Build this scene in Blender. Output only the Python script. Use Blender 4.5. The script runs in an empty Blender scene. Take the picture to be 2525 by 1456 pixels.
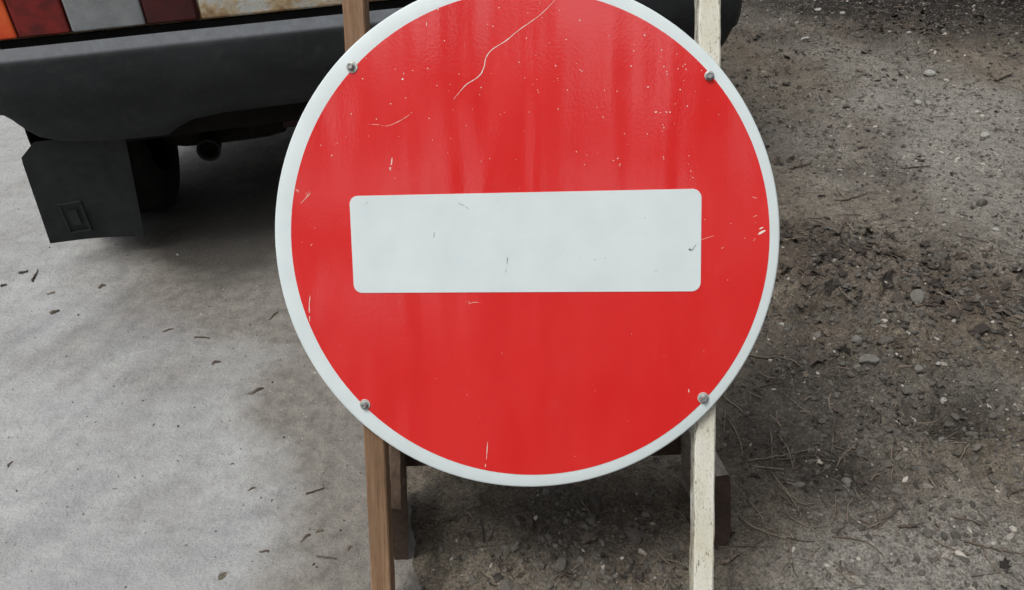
import bpy, bmesh, math, random
import numpy as np
from mathutils import Matrix, Vector
random.seed(7); rng = np.random.default_rng(11)
SC = bpy.context.scene; COL = SC.collection

# ------------------------------------------------------------------ camera
CAM_H = 1.06; PITCH = math.radians(36.0); ROLL = math.radians(-2.5)
PXF = 1982.0; PXW, PXH = 2525.0, 1456.0            # focal length and size of the picture in its own pixels
A = ROLL
_ur = np.array([math.cos(A), math.sin(A), 0]); _ud = np.array([-math.sin(A), math.cos(A), 0]); _fz = np.array([0, 0, 1.0])
_down = math.cos(PITCH)*_ud + math.sin(PITCH)*_fz
_fw = -math.sin(PITCH)*_ud + math.cos(PITCH)*_fz
CM = np.stack([_ur, _fw, -_down])                   # camera (right, down, forward) -> world
CC = np.array([0, 0, CAM_H])
cam = bpy.data.cameras.new('camera'); camo = bpy.data.objects.new('camera', cam); COL.objects.link(camo)
R3 = CM @ np.diag([1, -1, -1])
camo.matrix_world = Matrix(R3.tolist()).to_4x4(); camo.location = CC
cam.sensor_width = 36; cam.lens = PXF/PXW*36; cam.clip_end = 500; cam.clip_start = 0.05
cam.dof.use_dof = True; cam.dof.focus_distance = 1.12; cam.dof.aperture_fstop = 36
SC.camera = camo; SC.cycles.use_denoising = True
def ray(u, v): return CM @ np.array([u-PXW/2, v-PXH/2, PXF])
def gp(u, v, h=0.0):                                # where the sight line of the survey picture meets height h
    d = ray(u, v); return CC + d*(h-CAM_H)/d[2]

# ------------------------------------------------------------------ light: overcast sky
SUN_EL, SUN_AZ = math.radians(66), math.radians(240)   # azimuth clockwise from +Y
w = bpy.data.worlds.new('World'); SC.world = w; w.use_nodes = True
nt = w.node_tree; nt.nodes.clear()
sky = nt.nodes.new('ShaderNodeTexSky'); sky.sky_type = 'NISHITA'; sky.sun_disc = False
sky.sun_elevation = SUN_EL; sky.sun_rotation = SUN_AZ; sky.air_density = 1.0; sky.dust_density = 4.0; sky.ozone_density = 1.0
hs = nt.nodes.new('ShaderNodeHueSaturation'); hs.inputs['Saturation'].default_value = 0.22
bg = nt.nodes.new('ShaderNodeBackground'); bg.inputs['Strength'].default_value = 0.12
ow = nt.nodes.new('ShaderNodeOutputWorld')
nt.links.new(sky.outputs[0], hs.inputs['Color']); nt.links.new(hs.outputs[0], bg.inputs['Color']); nt.links.new(bg.outputs[0], ow.inputs[0])
sl = bpy.data.lights.new('sun', 'SUN'); sl.energy = 1.05; sl.angle = math.radians(20); sl.color = (1, .97, .92)
so = bpy.data.objects.new('sun', sl); COL.objects.link(so)
sd = Vector((math.sin(SUN_AZ)*math.cos(SUN_EL), math.cos(SUN_AZ)*math.cos(SUN_EL), math.sin(SUN_EL)))
so.rotation_euler = sd.to_track_quat('Z', 'Y').to_euler(); so.location = (0, -3, 6)
SC.view_settings.view_transform = 'Standard'; SC.view_settings.look = 'None'
SC.view_settings.exposure = 0.47; SC.view_settings.gamma = 1
try: SC.view_settings.use_curve_mapping = False
except Exception: pass

# ------------------------------------------------------------------ helpers
def tag(o, label=None, cat=None, group=None, kind=None):
    if label: o['label'] = label
    if cat: o['category'] = cat
    if group: o['group'] = group
    if kind: o['kind'] = kind
    return o
class NT:                                            # small node-graph helper
    def __init__(s, name):
        s.m = bpy.data.materials.new(name); s.m.use_nodes = True; s.t = s.m.node_tree
        s.b = s.t.nodes['Principled BSDF']; s.co = s.t.nodes.new('ShaderNodeTexCoord')
    def n(s, typ, **kw):
        x = s.t.nodes.new(typ)
        for k, v in kw.items(): setattr(x, k, v)
        return x
    def put(s, x, sock, v):
        if hasattr(v, 'links') or isinstance(v, bpy.types.NodeSocket): s.t.links.new(v, x.inputs[sock])
        else:
            if isinstance(v, (tuple, list)) and len(v) == 3 and x.inputs[sock].type == 'RGBA': v = (*v, 1)
            x.inputs[sock].default_value = v
    def coord(s, scale=(1, 1, 1), rot=(0, 0, 0)):
        mp = s.n('ShaderNodeMapping'); s.t.links.new(s.co.outputs['Object'], mp.inputs[0])
        mp.inputs['Scale'].default_value = scale; mp.inputs['Rotation'].default_value = rot
        return mp.outputs[0]
    def noise(s, scale, detail=4, rough=.55, vec=None, dist=0.0):
        x = s.n('ShaderNodeTexNoise'); s.put(x, 'Scale', scale); s.put(x, 'Detail', detail); s.put(x, 'Roughness', rough); s.put(x, 'Distortion', dist)
        s.t.links.new(vec if vec is not None else s.co.outputs['Object'], x.inputs['Vector']); return x.outputs['Fac']
    def voro(s, scale, vec=None, feature='F1', out='Distance', rnd=1.0):
        x = s.n('ShaderNodeTexVoronoi', feature=feature); s.put(x, 'Scale', scale); s.put(x, 'Randomness', rnd)
        s.t.links.new(vec if vec is not None else s.co.outputs['Object'], x.inputs['Vector']); return x.outputs[out]
    def ramp(s, v, *stops):
        x = s.n('ShaderNodeValToRGB'); e = x.color_ramp.elements
        while len(e) < len(stops): e.new(.5)
        for el, (p, c) in zip(e, stops):
            el.position = p; el.color = (c, c, c, 1) if not isinstance(c, tuple) else (*c, 1)
        s.put(x, 'Fac', v); return x.outputs[0]
    def mix(s, f, a, b, blend='MIX'):
        x = s.n('ShaderNodeMix', data_type='RGBA', blend_type=blend)
        for i, v in ((0, f), (6, a), (7, b)):
            if isinstance(v, bpy.types.NodeSocket): s.t.links.new(v, x.inputs[i])
            else: x.inputs[i].default_value = v if i == 0 else (*v, 1)
        return x.outputs[2]
    def math(s, op, a, b=0.0, clamp=False):
        x = s.n('ShaderNodeMath', operation=op, use_clamp=clamp); s.put(x, 0, a); s.put(x, 1, b); return x.outputs[0]
    def attr(s, name, out='Color'):
        x = s.n('ShaderNodeAttribute', attribute_name=name); return x.outputs[out]
    def sep(s, v):
        x = s.n('ShaderNodeSeparateXYZ'); s.t.links.new(v, x.inputs[0]); return x.outputs
    def sepc(s, v):
        x = s.n('ShaderNodeSeparateColor'); s.t.links.new(v, x.inputs[0]); return x.outputs
    def bump(s, h, dist, strength=1.0, base=None):
        x = s.n('ShaderNodeBump'); s.put(x, 'Height', h); s.put(x, 'Distance', dist); s.put(x, 'Strength', strength)
        if base is not None: s.t.links.new(base, x.inputs['Normal'])
        return x.outputs[0]
    def out(s, color=None, rough=.6, normal=None, metal=0, spec=.5, **kw):
        if color is not None: s.put(s.b, 'Base Color', color)
        s.put(s.b, 'Roughness', rough); s.put(s.b, 'Metallic', metal); s.put(s.b, 'Specular IOR Level', spec)
        if normal is not None: s.t.links.new(normal, s.b.inputs['Normal'])
        for k, v in kw.items(): s.put(s.b, k, v)
        return s.m
def simple(name, col, rough=.6, metal=0, spec=.5, nscale=60, var=.25, bump=.0005):
    k = NT(name); f = k.noise(nscale, 5)
    c = k.mix(k.ramp(f, (.3, 0.), (.7, 1.)), tuple(v*(1-var) for v in col), tuple(min(1, v*(1+var)) for v in col))
    return k.out(c, rough, k.bump(f, bump), metal, spec)

def mesh_np(name, V, F, mats, parent=None, fmat=None, smooth=False, attr=None, inv=None):
    """V (n,3), F list of index lists or an (m,k) array"""
    V = np.asarray(V, float)
    if inv is not None: V = V @ inv[:3, :3].T + inv[:3, 3]
    me = bpy.data.meshes.new(name)
    if isinstance(F, np.ndarray):
        m, k = F.shape
        me.vertices.add(len(V)); me.vertices.foreach_set('co', V.astype(np.float32).ravel())
        me.loops.add(m*k); me.loops.foreach_set('vertex_index', F.astype(np.int32).ravel())
        me.polygons.add(m); me.polygons.foreach_set('loop_start', np.arange(0, m*k, k, dtype=np.int32)); 
        me.polygons.foreach_set('loop_total', np.full(m, k, dtype=np.int32))
        me.update(calc_edges=True)
    else:
        me.from_pydata(V.tolist(), [], [list(f) for f in F]); me.update()
    for m_ in (mats if isinstance(mats, (list, tuple)) else [mats]): me.materials.append(m_)
    if fmat is not None: me.polygons.foreach_set('material_index', np.asarray(fmat, dtype=np.int32))
    if smooth: me.polygons.foreach_set('use_smooth', np.ones(len(me.polygons), dtype=bool))
    if attr is not None:
        for an, arr in attr.items():
            a = me.color_attributes.new(an, 'FLOAT_COLOR', 'POINT')
            c = np.ones((len(V), 4), np.float32); arr = np.asarray(arr)
            c[:, :3] = arr if arr.ndim == 2 else arr[:, None]
            a.data.foreach_set('color', c.ravel())
    me.validate(); o = bpy.data.objects.new(name, me); COL.objects.link(o)
    if parent is not None: o.parent = parent
    return o
def obj(name, bm, mats, parent=None, smooth=False, inv=None, autosmooth=None):
    if inv is not None: bmesh.ops.transform(bm, matrix=Matrix(inv.tolist()), verts=bm.verts)
    bmesh.ops.recalc_face_normals(bm, faces=bm.faces)
    me = bpy.data.meshes.new(name); bm.to_mesh(me); bm.free()
    for m_ in (mats if isinstance(mats, (list, tuple)) else [mats]): me.materials.append(m_)
    if smooth:
        for p in me.polygons: p.use_smooth = True
        if autosmooth:
            me.set_sharp_from_angle(angle=math.radians(autosmooth))
    o = bpy.data.objects.new(name, me); COL.objects.link(o)
    if parent is not None: o.parent = parent
    return o
def empty(name, M=None):
    o = bpy.data.objects.new(name, None); COL.objects.link(o); o.empty_display_size = .1
    if M is not None: o.matrix_world = Matrix(M.tolist())
    return o
def box(bm, x0, x1, y0, y1, z0, z1, bev=0.0, seg=2):
    r = bmesh.ops.create_cube(bm, size=1)
    for v in r['verts']:
        v.co = Vector(((x0+x1)/2 + v.co.x*(x1-x0), (y0+y1)/2 + v.co.y*(y1-y0), (z0+z1)/2 + v.co.z*(z1-z0)))
    if bev:
        es = list({e for v in r['verts'] for e in v.link_edges})
        bmesh.ops.bevel(bm, geom=es, offset=bev, segments=seg, profile=.5, affect='EDGES')
    return bm
def lathe(bm, prof, n=64, axis='y', c=(0, 0, 0), mi=None):
    rings = []
    for r, h in prof:
        ring = []
        for i in range(n):
            a = 2*math.pi*i/n; p, q = r*math.cos(a), r*math.sin(a)
            co = {'y': (p, h, q), 'x': (h, p, q), 'z': (p, q, h)}[axis]
            ring.append(bm.verts.new(Vector(co)+Vector(c)))
        rings.append(ring)
    for k in range(len(rings)-1):
        for i in range(n):
            f = bm.faces.new((rings[k][i], rings[k][(i+1) % n], rings[k+1][(i+1) % n], rings[k+1][i]))
            if mi: f.material_index = mi[k]
    return rings
def cap(bm, ring, mi=0):
    f = bm.faces.new(ring); f.material_index = mi

# gradient noise on arrays
def _h(ix, iy, s):
    h = (ix.astype(np.int64)*374761393 + iy.astype(np.int64)*668265263 + s*974634777) & 0x7fffffff
    h = ((h ^ (h >> 13))*1274126177) & 0x7fffffff
    return (h ^ (h >> 16)) & 0xffff
def pn(x, y, s=0):
    x = np.asarray(x, float); y = np.asarray(y, float)
    ix, iy = np.floor(x), np.floor(y); fx, fy = x-ix, y-iy
    u, v = fx*fx*fx*(fx*(fx*6-15)+10), fy*fy*fy*(fy*(fy*6-15)+10)
    def g(dx, dy):
        a = _h(ix+dx, iy+dy, s)*(2*math.pi/65536); return np.cos(a)*(fx-dx)+np.sin(a)*(fy-dy)
    a, b, c, d = g(0, 0), g(1, 0), g(0, 1), g(1, 1)
    return ((a+(b-a)*u)+((c+(d-c)*u)-(a+(b-a)*u))*v)*1.5
def fbm(x, y, f, o=4, s=0, g=.5):
    r = 0; a = 1; 
    for k in range(o): r = r + a*pn(x*f, y*f, s+k*17); f *= 2.03; a *= g
    return r
def sst(a, b, x): t = np.clip((x-a)/(b-a), 0, 1); return t*t*(3-2*t)

# ------------------------------------------------------------------ ground shape
def edge_x(y): return -.18 - .06*np.clip(y-.7, 0, 1.2) + .05*np.sin(y*3.1) 
def wsum(x, y, L):
    r = np.zeros(np.shape(x))
    for px, py, sx, sy, a in L:
        r = r + a*np.exp(-(((x-px)/sx)**2+((y-py)/sy)**2))
    return r
def G(lst): return [(*gp(u, v)[:2], sx, sy, a) for u, v, sx, sy, a in lst]
ROUGH = G([(2080, 900, .12, .16, 1), (2250, 950, .16, .16, 1.2), (2380, 1080, .12, .10, 1.2), (2050, 720, .2, .2, .9), (2120, 1150, .1, .09, 1), (2400, 740, .2, .14, .8),
           (1400, 1280, .14, .08, .5), (1350, 1400, .12, .06, .8), (1640, 1400, .1, .05, .6), (2350, 40, .8, .4, 1.2), (1900, 330, .2, .3, .3), (2200, 620, .25, .12, .5)])
PITS = G([(2335, 1062, .035, .03, -.032), (2300, 1020, .06, .04, -.012), (2060, 755, .10, .028, -.018), (2010, 790, .06, .025, -.014), (2110, 1165, .05, .035, -.016), (2130, 690, .1, .05, .012),
          (2200, 780, .09, .04, .012), (2000, 680, .1, .1, .014), (2390, 1115, .07, .02, .012), (1250, 1395, .05, .03, .004), (2090, 870, .2, .1, .008)])
HUMUS = G([(2180, 930, .24, .17, .42), (2360, 1010, .14, .12, .35), (2440, -20, .95, .55, 2.4), (2110, 1170, .09, .07, .75), (2330, 1050, .06, .04, .45), (2050, 765, .13, .05, .55), (1980, 960, .13, .15, .35), (2000, 600, .10, .12, .4), (1560, 1320, .2, .13, .6), (1350, 1260, .2, .1, .55), (1880, 1100, .10, .12, .3), (2400, 720, .2, .12, .35)])
LEAFY = G([(2060, 640, .19, .16, 1.0), (2420, 740, .22, .16, .9), (2250, 60, .4, .25, .8), (1990, 900, .12, .15, .4), (1920, 150, .2, .3, .35), (2000, 330, .22, .5, .45), (1400, 1400, .12, .06, .4)])
PALE = G([(2350, 330, .5, .45, 1.0), (2470, 560, .25, .25, .7), (2460, 960, .12, .09, .8), (2200, 770, .12, .05, .5), (2450, 1400, .25, .12, .6), (2150, 1430, .25, .10, .45), (2000, 40, .35, .5, .6), (2260, 250, .3, .25, .5)])
def dens(L, x, y): return np.clip(wsum(x, y, L), 0, 1.5)
def mud_ramp(x, y):
    n = fbm(x, y, 3.2, 3, 5)*.09
    return sst(-.12, .14, x-edge_x(y)+n*.55)
def mud_h(x, y):
    r = .30 + np.clip(dens(ROUGH, x, y), 0, 1.4)
    h = -.012 + .0165*mud_ramp(x, y) + .010*fbm(x, y, 1.7, 2, 1) + .0045*fbm(x, y, 8, 3, 2)
    cl = np.abs(pn(x*52, y*52, 31)); cl2 = np.abs(pn(x*97+3, y*97, 41))
    h = h + r*(.0085*fbm(x, y, 20, 4, 3, .6) + .0060*(cl-.25) + .0036*(cl2-.25))
    return h + dens(PITS, x, y)*0 + 1.7*wsum(x, y, PITS)
def con_h(x, y):
    return .0035*fbm(x, y, 1.6, 2, 61) + .0012*fbm(x, y, 9, 3, 62) + .0006*fbm(x, y, 55, 2, 63) - .06*sst(-.04, .09, x-edge_x(y))
def ground_h(x, y): return np.maximum(mud_h(x, y), con_h(x, y))

def axis(dense, step, far, growth=1.22, step1=None):
    a, b = dense; step1 = step1 or step
    xs = [a]; s = step
    while xs[-1] < b:
        t = (xs[-1]-a)/(b-a); xs.append(xs[-1]+step+(step1-step)*t)
    s = step1; hi = []; p = xs[-1]
    while p < far[1]: s *= growth; p += s; hi.append(p)
    s = step; lo = []; p = a
    while p > far[0]: s *= growth; p -= s; lo.append(p)
    return np.array(lo[::-1]+xs+hi)
def grid(xs, ys, hf):
    X, Y = np.meshgrid(xs, ys); Z = hf(X, Y); n, m = X.shape
    V = np.stack([X.ravel(), Y.ravel(), Z.ravel()], 1)
    i = np.arange(n*m).reshape(n, m)
    F = np.stack([i[:-1, :-1].ravel(), i[:-1, 1:].ravel(), i[1:, 1:].ravel(), i[1:, :-1].ravel()], 1)
    return V, F

# ------------------------------------------------------------------ ground materials
k = NT('mud')
s = k.sepc(k.attr('soil')); pale, humus, leafy = s[0], s[1], s[2]
n1 = k.noise(9, 6, .6); n2 = k.noise(55, 6, .65); n3 = k.noise(260, 4, .6); n4 = k.noise(900, 2, .5)
base = k.mix(k.ramp(n1, (.32, 0.), (.68, 1.)), (.132, .110, .083), (.208, .180, .142))
base = k.mix(k.math('MULTIPLY', pale, .75, True), base, (.29, .278, .250))
base = k.mix(k.math('MULTIPLY', leafy, .6, True), base, (.100, .070, .050))
base = k.mix(k.math('MULTIPLY', humus, .85, True), base, (.024, .021, .017))
base = k.mix(1.0, base, k.ramp(n2, (.25, (.50, .49, .47)), (.5, (1., 1., 1.)), (.75, (1.34, 1.33, 1.31))), 'MULTIPLY')
base = k.mix(1.0, base, k.ramp(n3, (.28, (.5, .5, .5)), (.5, (1., 1., 1.)), (.74, (1.4, 1.4, 1.4))), 'MULTIPLY')
n6 = k.noise(130, 5, .7); base = k.mix(1.0, base, k.ramp(n6, (.28, (.62, .62, .61)), (.5, (1., 1., 1.)), (.72, (1.32, 1.32, 1.31))), 'MULTIPLY')
v1 = k.voro(150); g1 = k.noise(14, 2)
speck = k.math('MULTIPLY', k.ramp(v1, (.10, 1.), (.16, 0.)), k.ramp(k.noise(70, 2), (.53, 0.), (.60, 1.)))
base = k.mix(speck, base, (.36, .35, .33))
dk = k.math('MULTIPLY', k.ramp(k.voro(95), (.14, 1.), (.22, 0.)), k.ramp(k.noise(40, 2), (.56, 0.), (.62, 1.)))
base = k.mix(k.math('MULTIPLY', dk, .75), base, (.03, .027, .022))
hh = k.math('ADD', k.math('MULTIPLY', n3, .5), k.math('MULTIPLY', n2, 1.0)); hh = k.math('ADD', hh, k.math('MULTIPLY', n4, .15))
M_MUD = k.out(base, k.ramp(n2, (.3, .75), (.7, .95)), k.bump(hh, .011, 1.0), 0, .3)

k = NT('concrete')
dirt = k.sepc(k.attr('soil'))[0]; damp = k.sepc(k.attr('soil'))[1]  # dirt also carries the painted shade under the car
n1 = k.noise(6, 7, .68, k.coord((1, 2.6, 1), (0, 0, -.75))); n2 = k.noise(38, 6, .65); n3 = k.noise(330, 4, .6); n5 = k.noise(120, 5, .6)
base = k.mix(k.ramp(n1, (.28, 0.), (.72, 1.)), (.315, .322, .322), (.415, .420, .413))
base = k.mix(k.math('MULTIPLY', damp, .6, True), base, (.21, .212, .222))
car_shade = k.sepc(k.attr('soil'))[2]; base = k.mix(k.math('MULTIPLY', dirt, .85, True), base, k.mix(k.ramp(n2, (.35, 0.), (.65, 1.)), (.138, .122, .100), (.21, .190, .162)))
base = k.mix(1.0, base, k.ramp(n2, (.25, (.80, .80, .80)), (.5, (1., 1., 1.)), (.75, (1.12, 1.12, 1.12))), 'MULTIPLY')
base = k.mix(1.0, base, k.ramp(n3, (.3, (.80, .80, .79)), (.5, (1., 1., 1.)), (.72, (1.13, 1.13, 1.13))), 'MULTIPLY')
base = k.mix(k.math('MULTIPLY', car_shade, .8, True), base, (.030, .027, .023))  # the car's shade, painted into the pavement colour
pit = k.math('MULTIPLY', k.ramp(k.voro(85), (.10, 1.), (.17, 0.)), k.ramp(k.noise(16, 3), (.57, 0.), (.63, 1.)))
base = k.mix(k.math('MULTIPLY', pit, .8), base, (.06, .053, .046))
pit2 = k.math('MULTIPLY', k.ramp(k.voro(240), (.12, 1.), (.2, 0.)), k.ramp(k.noise(28, 3), (.60, 0.), (.66, 1.)))
base = k.mix(k.math('MULTIPLY', pit2, .55), base, (.09, .083, .075))
wh = k.math('MULTIPLY', k.ramp(k.voro(210), (.08, 1.), (.12, 0.)), k.ramp(k.noise(60, 2), (.62, 0.), (.66, 1.)))
base = k.mix(wh, base, (.5, .5, .49))
hh = k.math('ADD', k.math('MULTIPLY', n5, 1.0), k.math('MULTIPLY', n3, .35)); hh = k.math('SUBTRACT', hh, k.math('MULTIPLY', pit, .5))
M_CON = k.out(base, k.ramp(n2, (.3, .7), (.7, .9)), k.bump(hh, .0050, .9), 0, .35)

# ------------------------------------------------------------------ ground and pavement
xs = axis((-.35, 2.35), .0052, (-70, 70)); ys = axis((.25, 4.1), .0042, (-70, 90), 1.22, .0095)
V, F = grid(xs, ys, mud_h)
far = np.abs(V[:, 0]) > 6
x, y = V[:, 0], V[:, 1]
soil = np.stack([np.clip(dens(PALE, x, y) + .5*fbm(x, y, 2.6, 3, 71), 0, 1), np.clip(dens(HUMUS, x, y) + .45*fbm(x, y, 3.3, 4, 72) - .08, 0, 1.2), np.clip(dens(LEAFY, x, y) + .4*fbm(x, y, 4, 3, 73) - .05, 0, 1)], 1)
g = mesh_np('ground', V, F, M_MUD, smooth=True, attr={'soil': soil}); tag(g, kind='structure')
xs = axis((-1.75, .12), .007, (-9, .45)); ys = axis((.25, 3.0), .006, (-7, 12), 1.22, .010)
V, F = grid(xs, ys, con_h); x, y = V[:, 0], V[:, 1]
D_DIRT_SHADE = G([(600, 640, .22, .14, 1.0), (560, 520, .25, .4, 1.0), (760, 560, .3, .5, 1.0), (700, 720, .16, .10, .6), (640, 800, .12, .08, .35), (760, 900, .10, .10, .35), (850, 1010, .06, .05, .8), (930, 1150, .1, .2, .3)])  # real dirt; the spots under the car also paint its shade
D_DAMP = G([(480, 800, .22, .05, .55), (330, 830, .14, .05, .6), (560, 720, .3, .05, .3), (400, 950, .2, .05, .45), (330, 1170, .15, .03, .25), (640, 1000, .15, .07, .35), (560, 880, .2, .05, .4)])
a0_, a1_ = gp(380, 960), gp(640, 740); dx_, dy_ = (a1_-a0_)[:2]/np.linalg.norm((a1_-a0_)[:2]); al, ac = x*dx_+y*dy_, -x*dy_+y*dx_
streak = sst(.0, .5, fbm(al*1.3, ac*1.0, 1, 1, 200)*.3+pn(al*1.6, ac*11, 201)*.8+.1)*np.clip(wsum(x, y, G([(500, 850, .42, .30, 1.1), (150, 950, .3, .3, .5), (350, 1250, .35, .2, .5)])), 0, 1)
soil = np.stack([np.clip(sst(-.36, -.11, x-edge_x(y)+.10*fbm(x, y, 4, 4, 74)) + dens(D_DIRT_SHADE, x, y) + .25*fbm(x, y, 5, 3, 75), 0, 1),
                 np.clip(dens(D_DAMP, x, y)*.5 + .9*streak + .22*fbm(x*.8+y*.6, y*1.6-x*1.2, 4, 3, 76), 0, 1), np.clip(dens(G([(600, 560, .20, .22, 1.1), (640, 480, .3, .4, .9), (540, 610, .16, .08, .6)]), x, y) + .35*fbm(x, y, 6, 4, 77) - .2, 0, 1)], 1)  # last channel masks the painted darkness under the car
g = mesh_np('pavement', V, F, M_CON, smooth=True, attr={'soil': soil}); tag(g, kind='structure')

# ------------------------------------------------------------------ THE SIGN
SR = np.array([[.9906, -.0208, .1350], [-.1289, -.4704, .8729], [.0454, -.8822, -.4687]])   # columns: right, down, away
SR[:, 0] /= np.linalg.norm(SR[:, 0]); SR[:, 2] = np.cross(SR[:, 0], SR[:, 1]); SR[:, 2] /= np.linalg.norm(SR[:, 2]); SR[:, 1] = np.cross(SR[:, 2], SR[:, 0])
SK = .91; SCEN = CC + SK*(np.array([.010, .937, .468])-CC); DZ = .532 + .119                                       # disc centre above the stand's base, along the posts
SM = np.eye(4); SM[:3, 0] = SR[:, 0]*SK; SM[:3, 1] = SR[:, 2]*SK; SM[:3, 2] = -SR[:, 1]*SK; SM[:3, 3] = SCEN + SR[:, 1]*DZ*SK
SI = np.linalg.inv(SM)
sign = empty('road_sign', SM)
tag(sign, 'round red no entry sign with a white bar, screwed to two leaning wooden posts', 'road sign')
def sg(u, v):                                        # a spot of the sign's face as local (x, z)
    d = ray(u, v); n = SR[:, 2]; p = CC + d*((SCEN-CC) @ n)/(d @ n)
    q = SI @ np.append(p, 1); return q[0], q[2]
k = NT('white_sheeting')
n = k.noise(16, 4); nf = k.noise(700, 2)
c = k.mix(k.ramp(n, (.3, 0.), (.7, 1.)), (.63, .705, .712), (.69, .765, .772))
c = k.mix(k.math('MULTIPLY', k.ramp(k.noise(5, 5, .6), (.58, 0.), (.75, 1.)), .22), c, (.56, .57, .55))
sp = k.math('MULTIPLY', k.ramp(k.voro(60), (.03, 1.), (.05, 0.)), k.ramp(k.noise(20, 2), (.55, 0.), (.6, 1.)))
c = k.mix(k.math('MULTIPLY', sp, .5), c, (.3, .3, .3))
M_WHITE = k.out(c, .38, k.bump(k.noise(120, 3), .00025, .5), 0, .4)
k = NT('red_sheeting')
n = k.noise(3.2, 4, .55, k.coord((2.6, 1, .55))); nb = k.noise(5, 5, .6, k.coord((1.6, 1, .8)), .3)
c = k.mix(k.ramp(nb, (.35, 0.), (.72, 1.)), (.68, .023, .022), (.72, .036, .034))
c = k.mix(k.math('MULTIPLY', k.ramp(k.noise(30, 5, .7), (.55, 0.), (.8, 1.)), .10), c, (.62, .14, .13))
fine = k.noise(420, 2, .5); wave = k.noise(2.6, 2, .5, k.coord((3.2, 1, .55)), .15)
orange = k.noise(230, 3, .6)
bm_ = k.bump(wave, .0065, 1.0); bm_ = k.bump(orange, .00013, .8, bm_)
M_RED = k.out(c, k.ramp(nb, (.3, .09), (.7, .16)), bm_, 0, .6, **{'Coat Weight': .7, 'Coat Roughness': .07, 'Coat IOR': 1.6}); k.t.links.new(bm_, k.b.inputs['Coat Normal'])
M_ALU = simple('sign_metal', (.62, .63, .64), .38, .85, nscale=90, var=.12, bump=.0003)
M_CHIP = simple('chipped_white', (.80, .72, .66), .6, nscale=900, var=.15)
M_CHIP2 = simple('scratch_pink', (.78, .34, .28), .5, nscale=900, var=.2)
M_SCUFF = simple('grey_scuff', (.13, .13, .14), .7, nscale=500, var=.4)
bm = bmesh.new(); KY = 1.006; N = 160
prof = [(.3300, 0), (.3470, 0), (.3486, .0005), (.3495, .0018), (.3499, .0040), (.3500, .013), (.3460, .0135), (.3455, .004), (.001, .0035)]
rr = lathe(bm, prof, N, 'y', (0, 0, DZ), [0, 0, 0, 1, 1, 1, 1, 1])
cap(bm, rr[0]); cap(bm, rr[-1], 1)
for v in bm.verts: v.co.z = DZ+(v.co.z-DZ)*KY
panel = obj('sign_panel', bm, [M_WHITE, M_ALU], sign, True, None, 40)
# red field with its chips and scratches
bm = bmesh.new()
C0 = (.0058, DZ-.0002); RR = .3305
rings = lathe(bm, [(RR, -.0002), (RR, -.0005)], N, 'y', (C0[0], 0, C0[1])); cap(bm, rings[1])
for v in bm.verts: v.co.z = C0[1]+(v.co.z-C0[1])*KY
def inred(x, z): return (x-C0[0])**2+(z-C0[1])**2 < (RR-.002)**2
BW, BH, BR = .2415, .0685, .012; BC = (.0062, DZ-.0002)
def ribbon(bm, pts, wid, mi, y=-.0008, jit=.0):
    pts = [np.array(p) for p in pts]; P = []
    for i in range(len(pts)-1):
        for t in np.linspace(0, 1, 5, endpoint=False):
            p0, p1, p2, p3 = pts[max(i-1, 0)], pts[i], pts[i+1], pts[min(i+2, len(pts)-1)]
            P.append(.5*((2*p1)+(-p0+p2)*t+(2*p0-5*p1+4*p2-p3)*t*t+(-p0+3*p1-3*p2+p3)*t**3))
    P.append(pts[-1]); P = np.array(P); L = R_ = None; n = len(P); prev = None
    for i in range(n):
        d = P[min(i+1, n-1)]-P[max(i-1, 0)]; d = d/(np.linalg.norm(d)+1e-9); nn = np.array([-d[1], d[0]])
        ww = wid*.5*(1-.75*abs(2*i/(n-1)-1)**3)*random.uniform(.55, 1.25)
        a, b = P[i]+nn*ww, P[i]-nn*ww
        cur = (bm.verts.new((a[0], y, a[1])), bm.verts.new((b[0], y, b[1])))
        if prev and random.random() > jit:
            f = bm.faces.new((prev[0], cur[0], cur[1], prev[1])); f.material_index = mi
        prev = cur
def chip(bm, x, z, r, mi, y=-.0008, asp=1.0):
    n = random.randint(5, 7); a0 = random.random()*6; rot = random.random()*3.14; vs = []
    for i in range(n):
        a = a0+2*math.pi*i/n; q = r*random.uniform(.55, 1.1); p, t = q*math.cos(a)*asp, q*math.sin(a)
        vs.append(bm.verts.new((x+p*math.cos(rot)-t*math.sin(rot), y, z+p*math.sin(rot)+t*math.cos(rot))))
    f = bm.faces.new(vs); f.material_index = mi
S1 = .88133
def c3(a, s, ox, oy): return [sg((ox+p/s)*S1, (oy+q/s)*S1) for p, q in a]
ribbon(bm, c3([(1960, -60), (1790, 115), (1610, 245), (1500, 335), (1390, 405), (1340, 470), (1325, 540), (1300, 600), (1260, 640), (1180, 690), (1130, 745), (1075, 810)], 2.911, 900, 0), .0011, 1)
ribbon(bm, c3([(380, 1015), (460, 1018), (530, 1028), (600, 1005), (690, 955), (740, 915)], 2.911, 900, 0), .0011, 2, jit=.1)
for pts, wd, mi in [([(947, 50), (949, 90)], .001, 1), ([(856, 185), (857, 215)], .001, 1)]: ribbon(bm, c3(pts, 2.911, 900, 0), wd, mi)
for pts, wd, mi in [([(345, 1245), (337, 1330), (341, 1456)], .0012, 1), ([(340, 395), (305, 455), (265, 495)], .0012, 2), ([(352, 405), (322, 440), (300, 465)], .0011, 2), ([(320, 400), (306, 425)], .001, 2),
                    ([(228, 378), (243, 405)], .0016, 2), ([(240, 378), (252, 404)], .0012, 2), ([(1012, 120), (1005, 180), (996, 225)], .0014, 1), ([(1625, 1315), (1680, 1300), (1730, 1302)], .0012, 2),
                    ([(1610, 1300), (1665, 1292)], .001, 2), ([(345, 845), (362, 822)], .0012, 2)]: ribbon(bm, c3(pts, 2.912, 750, 400), wd, mi, jit=.15)
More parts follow.
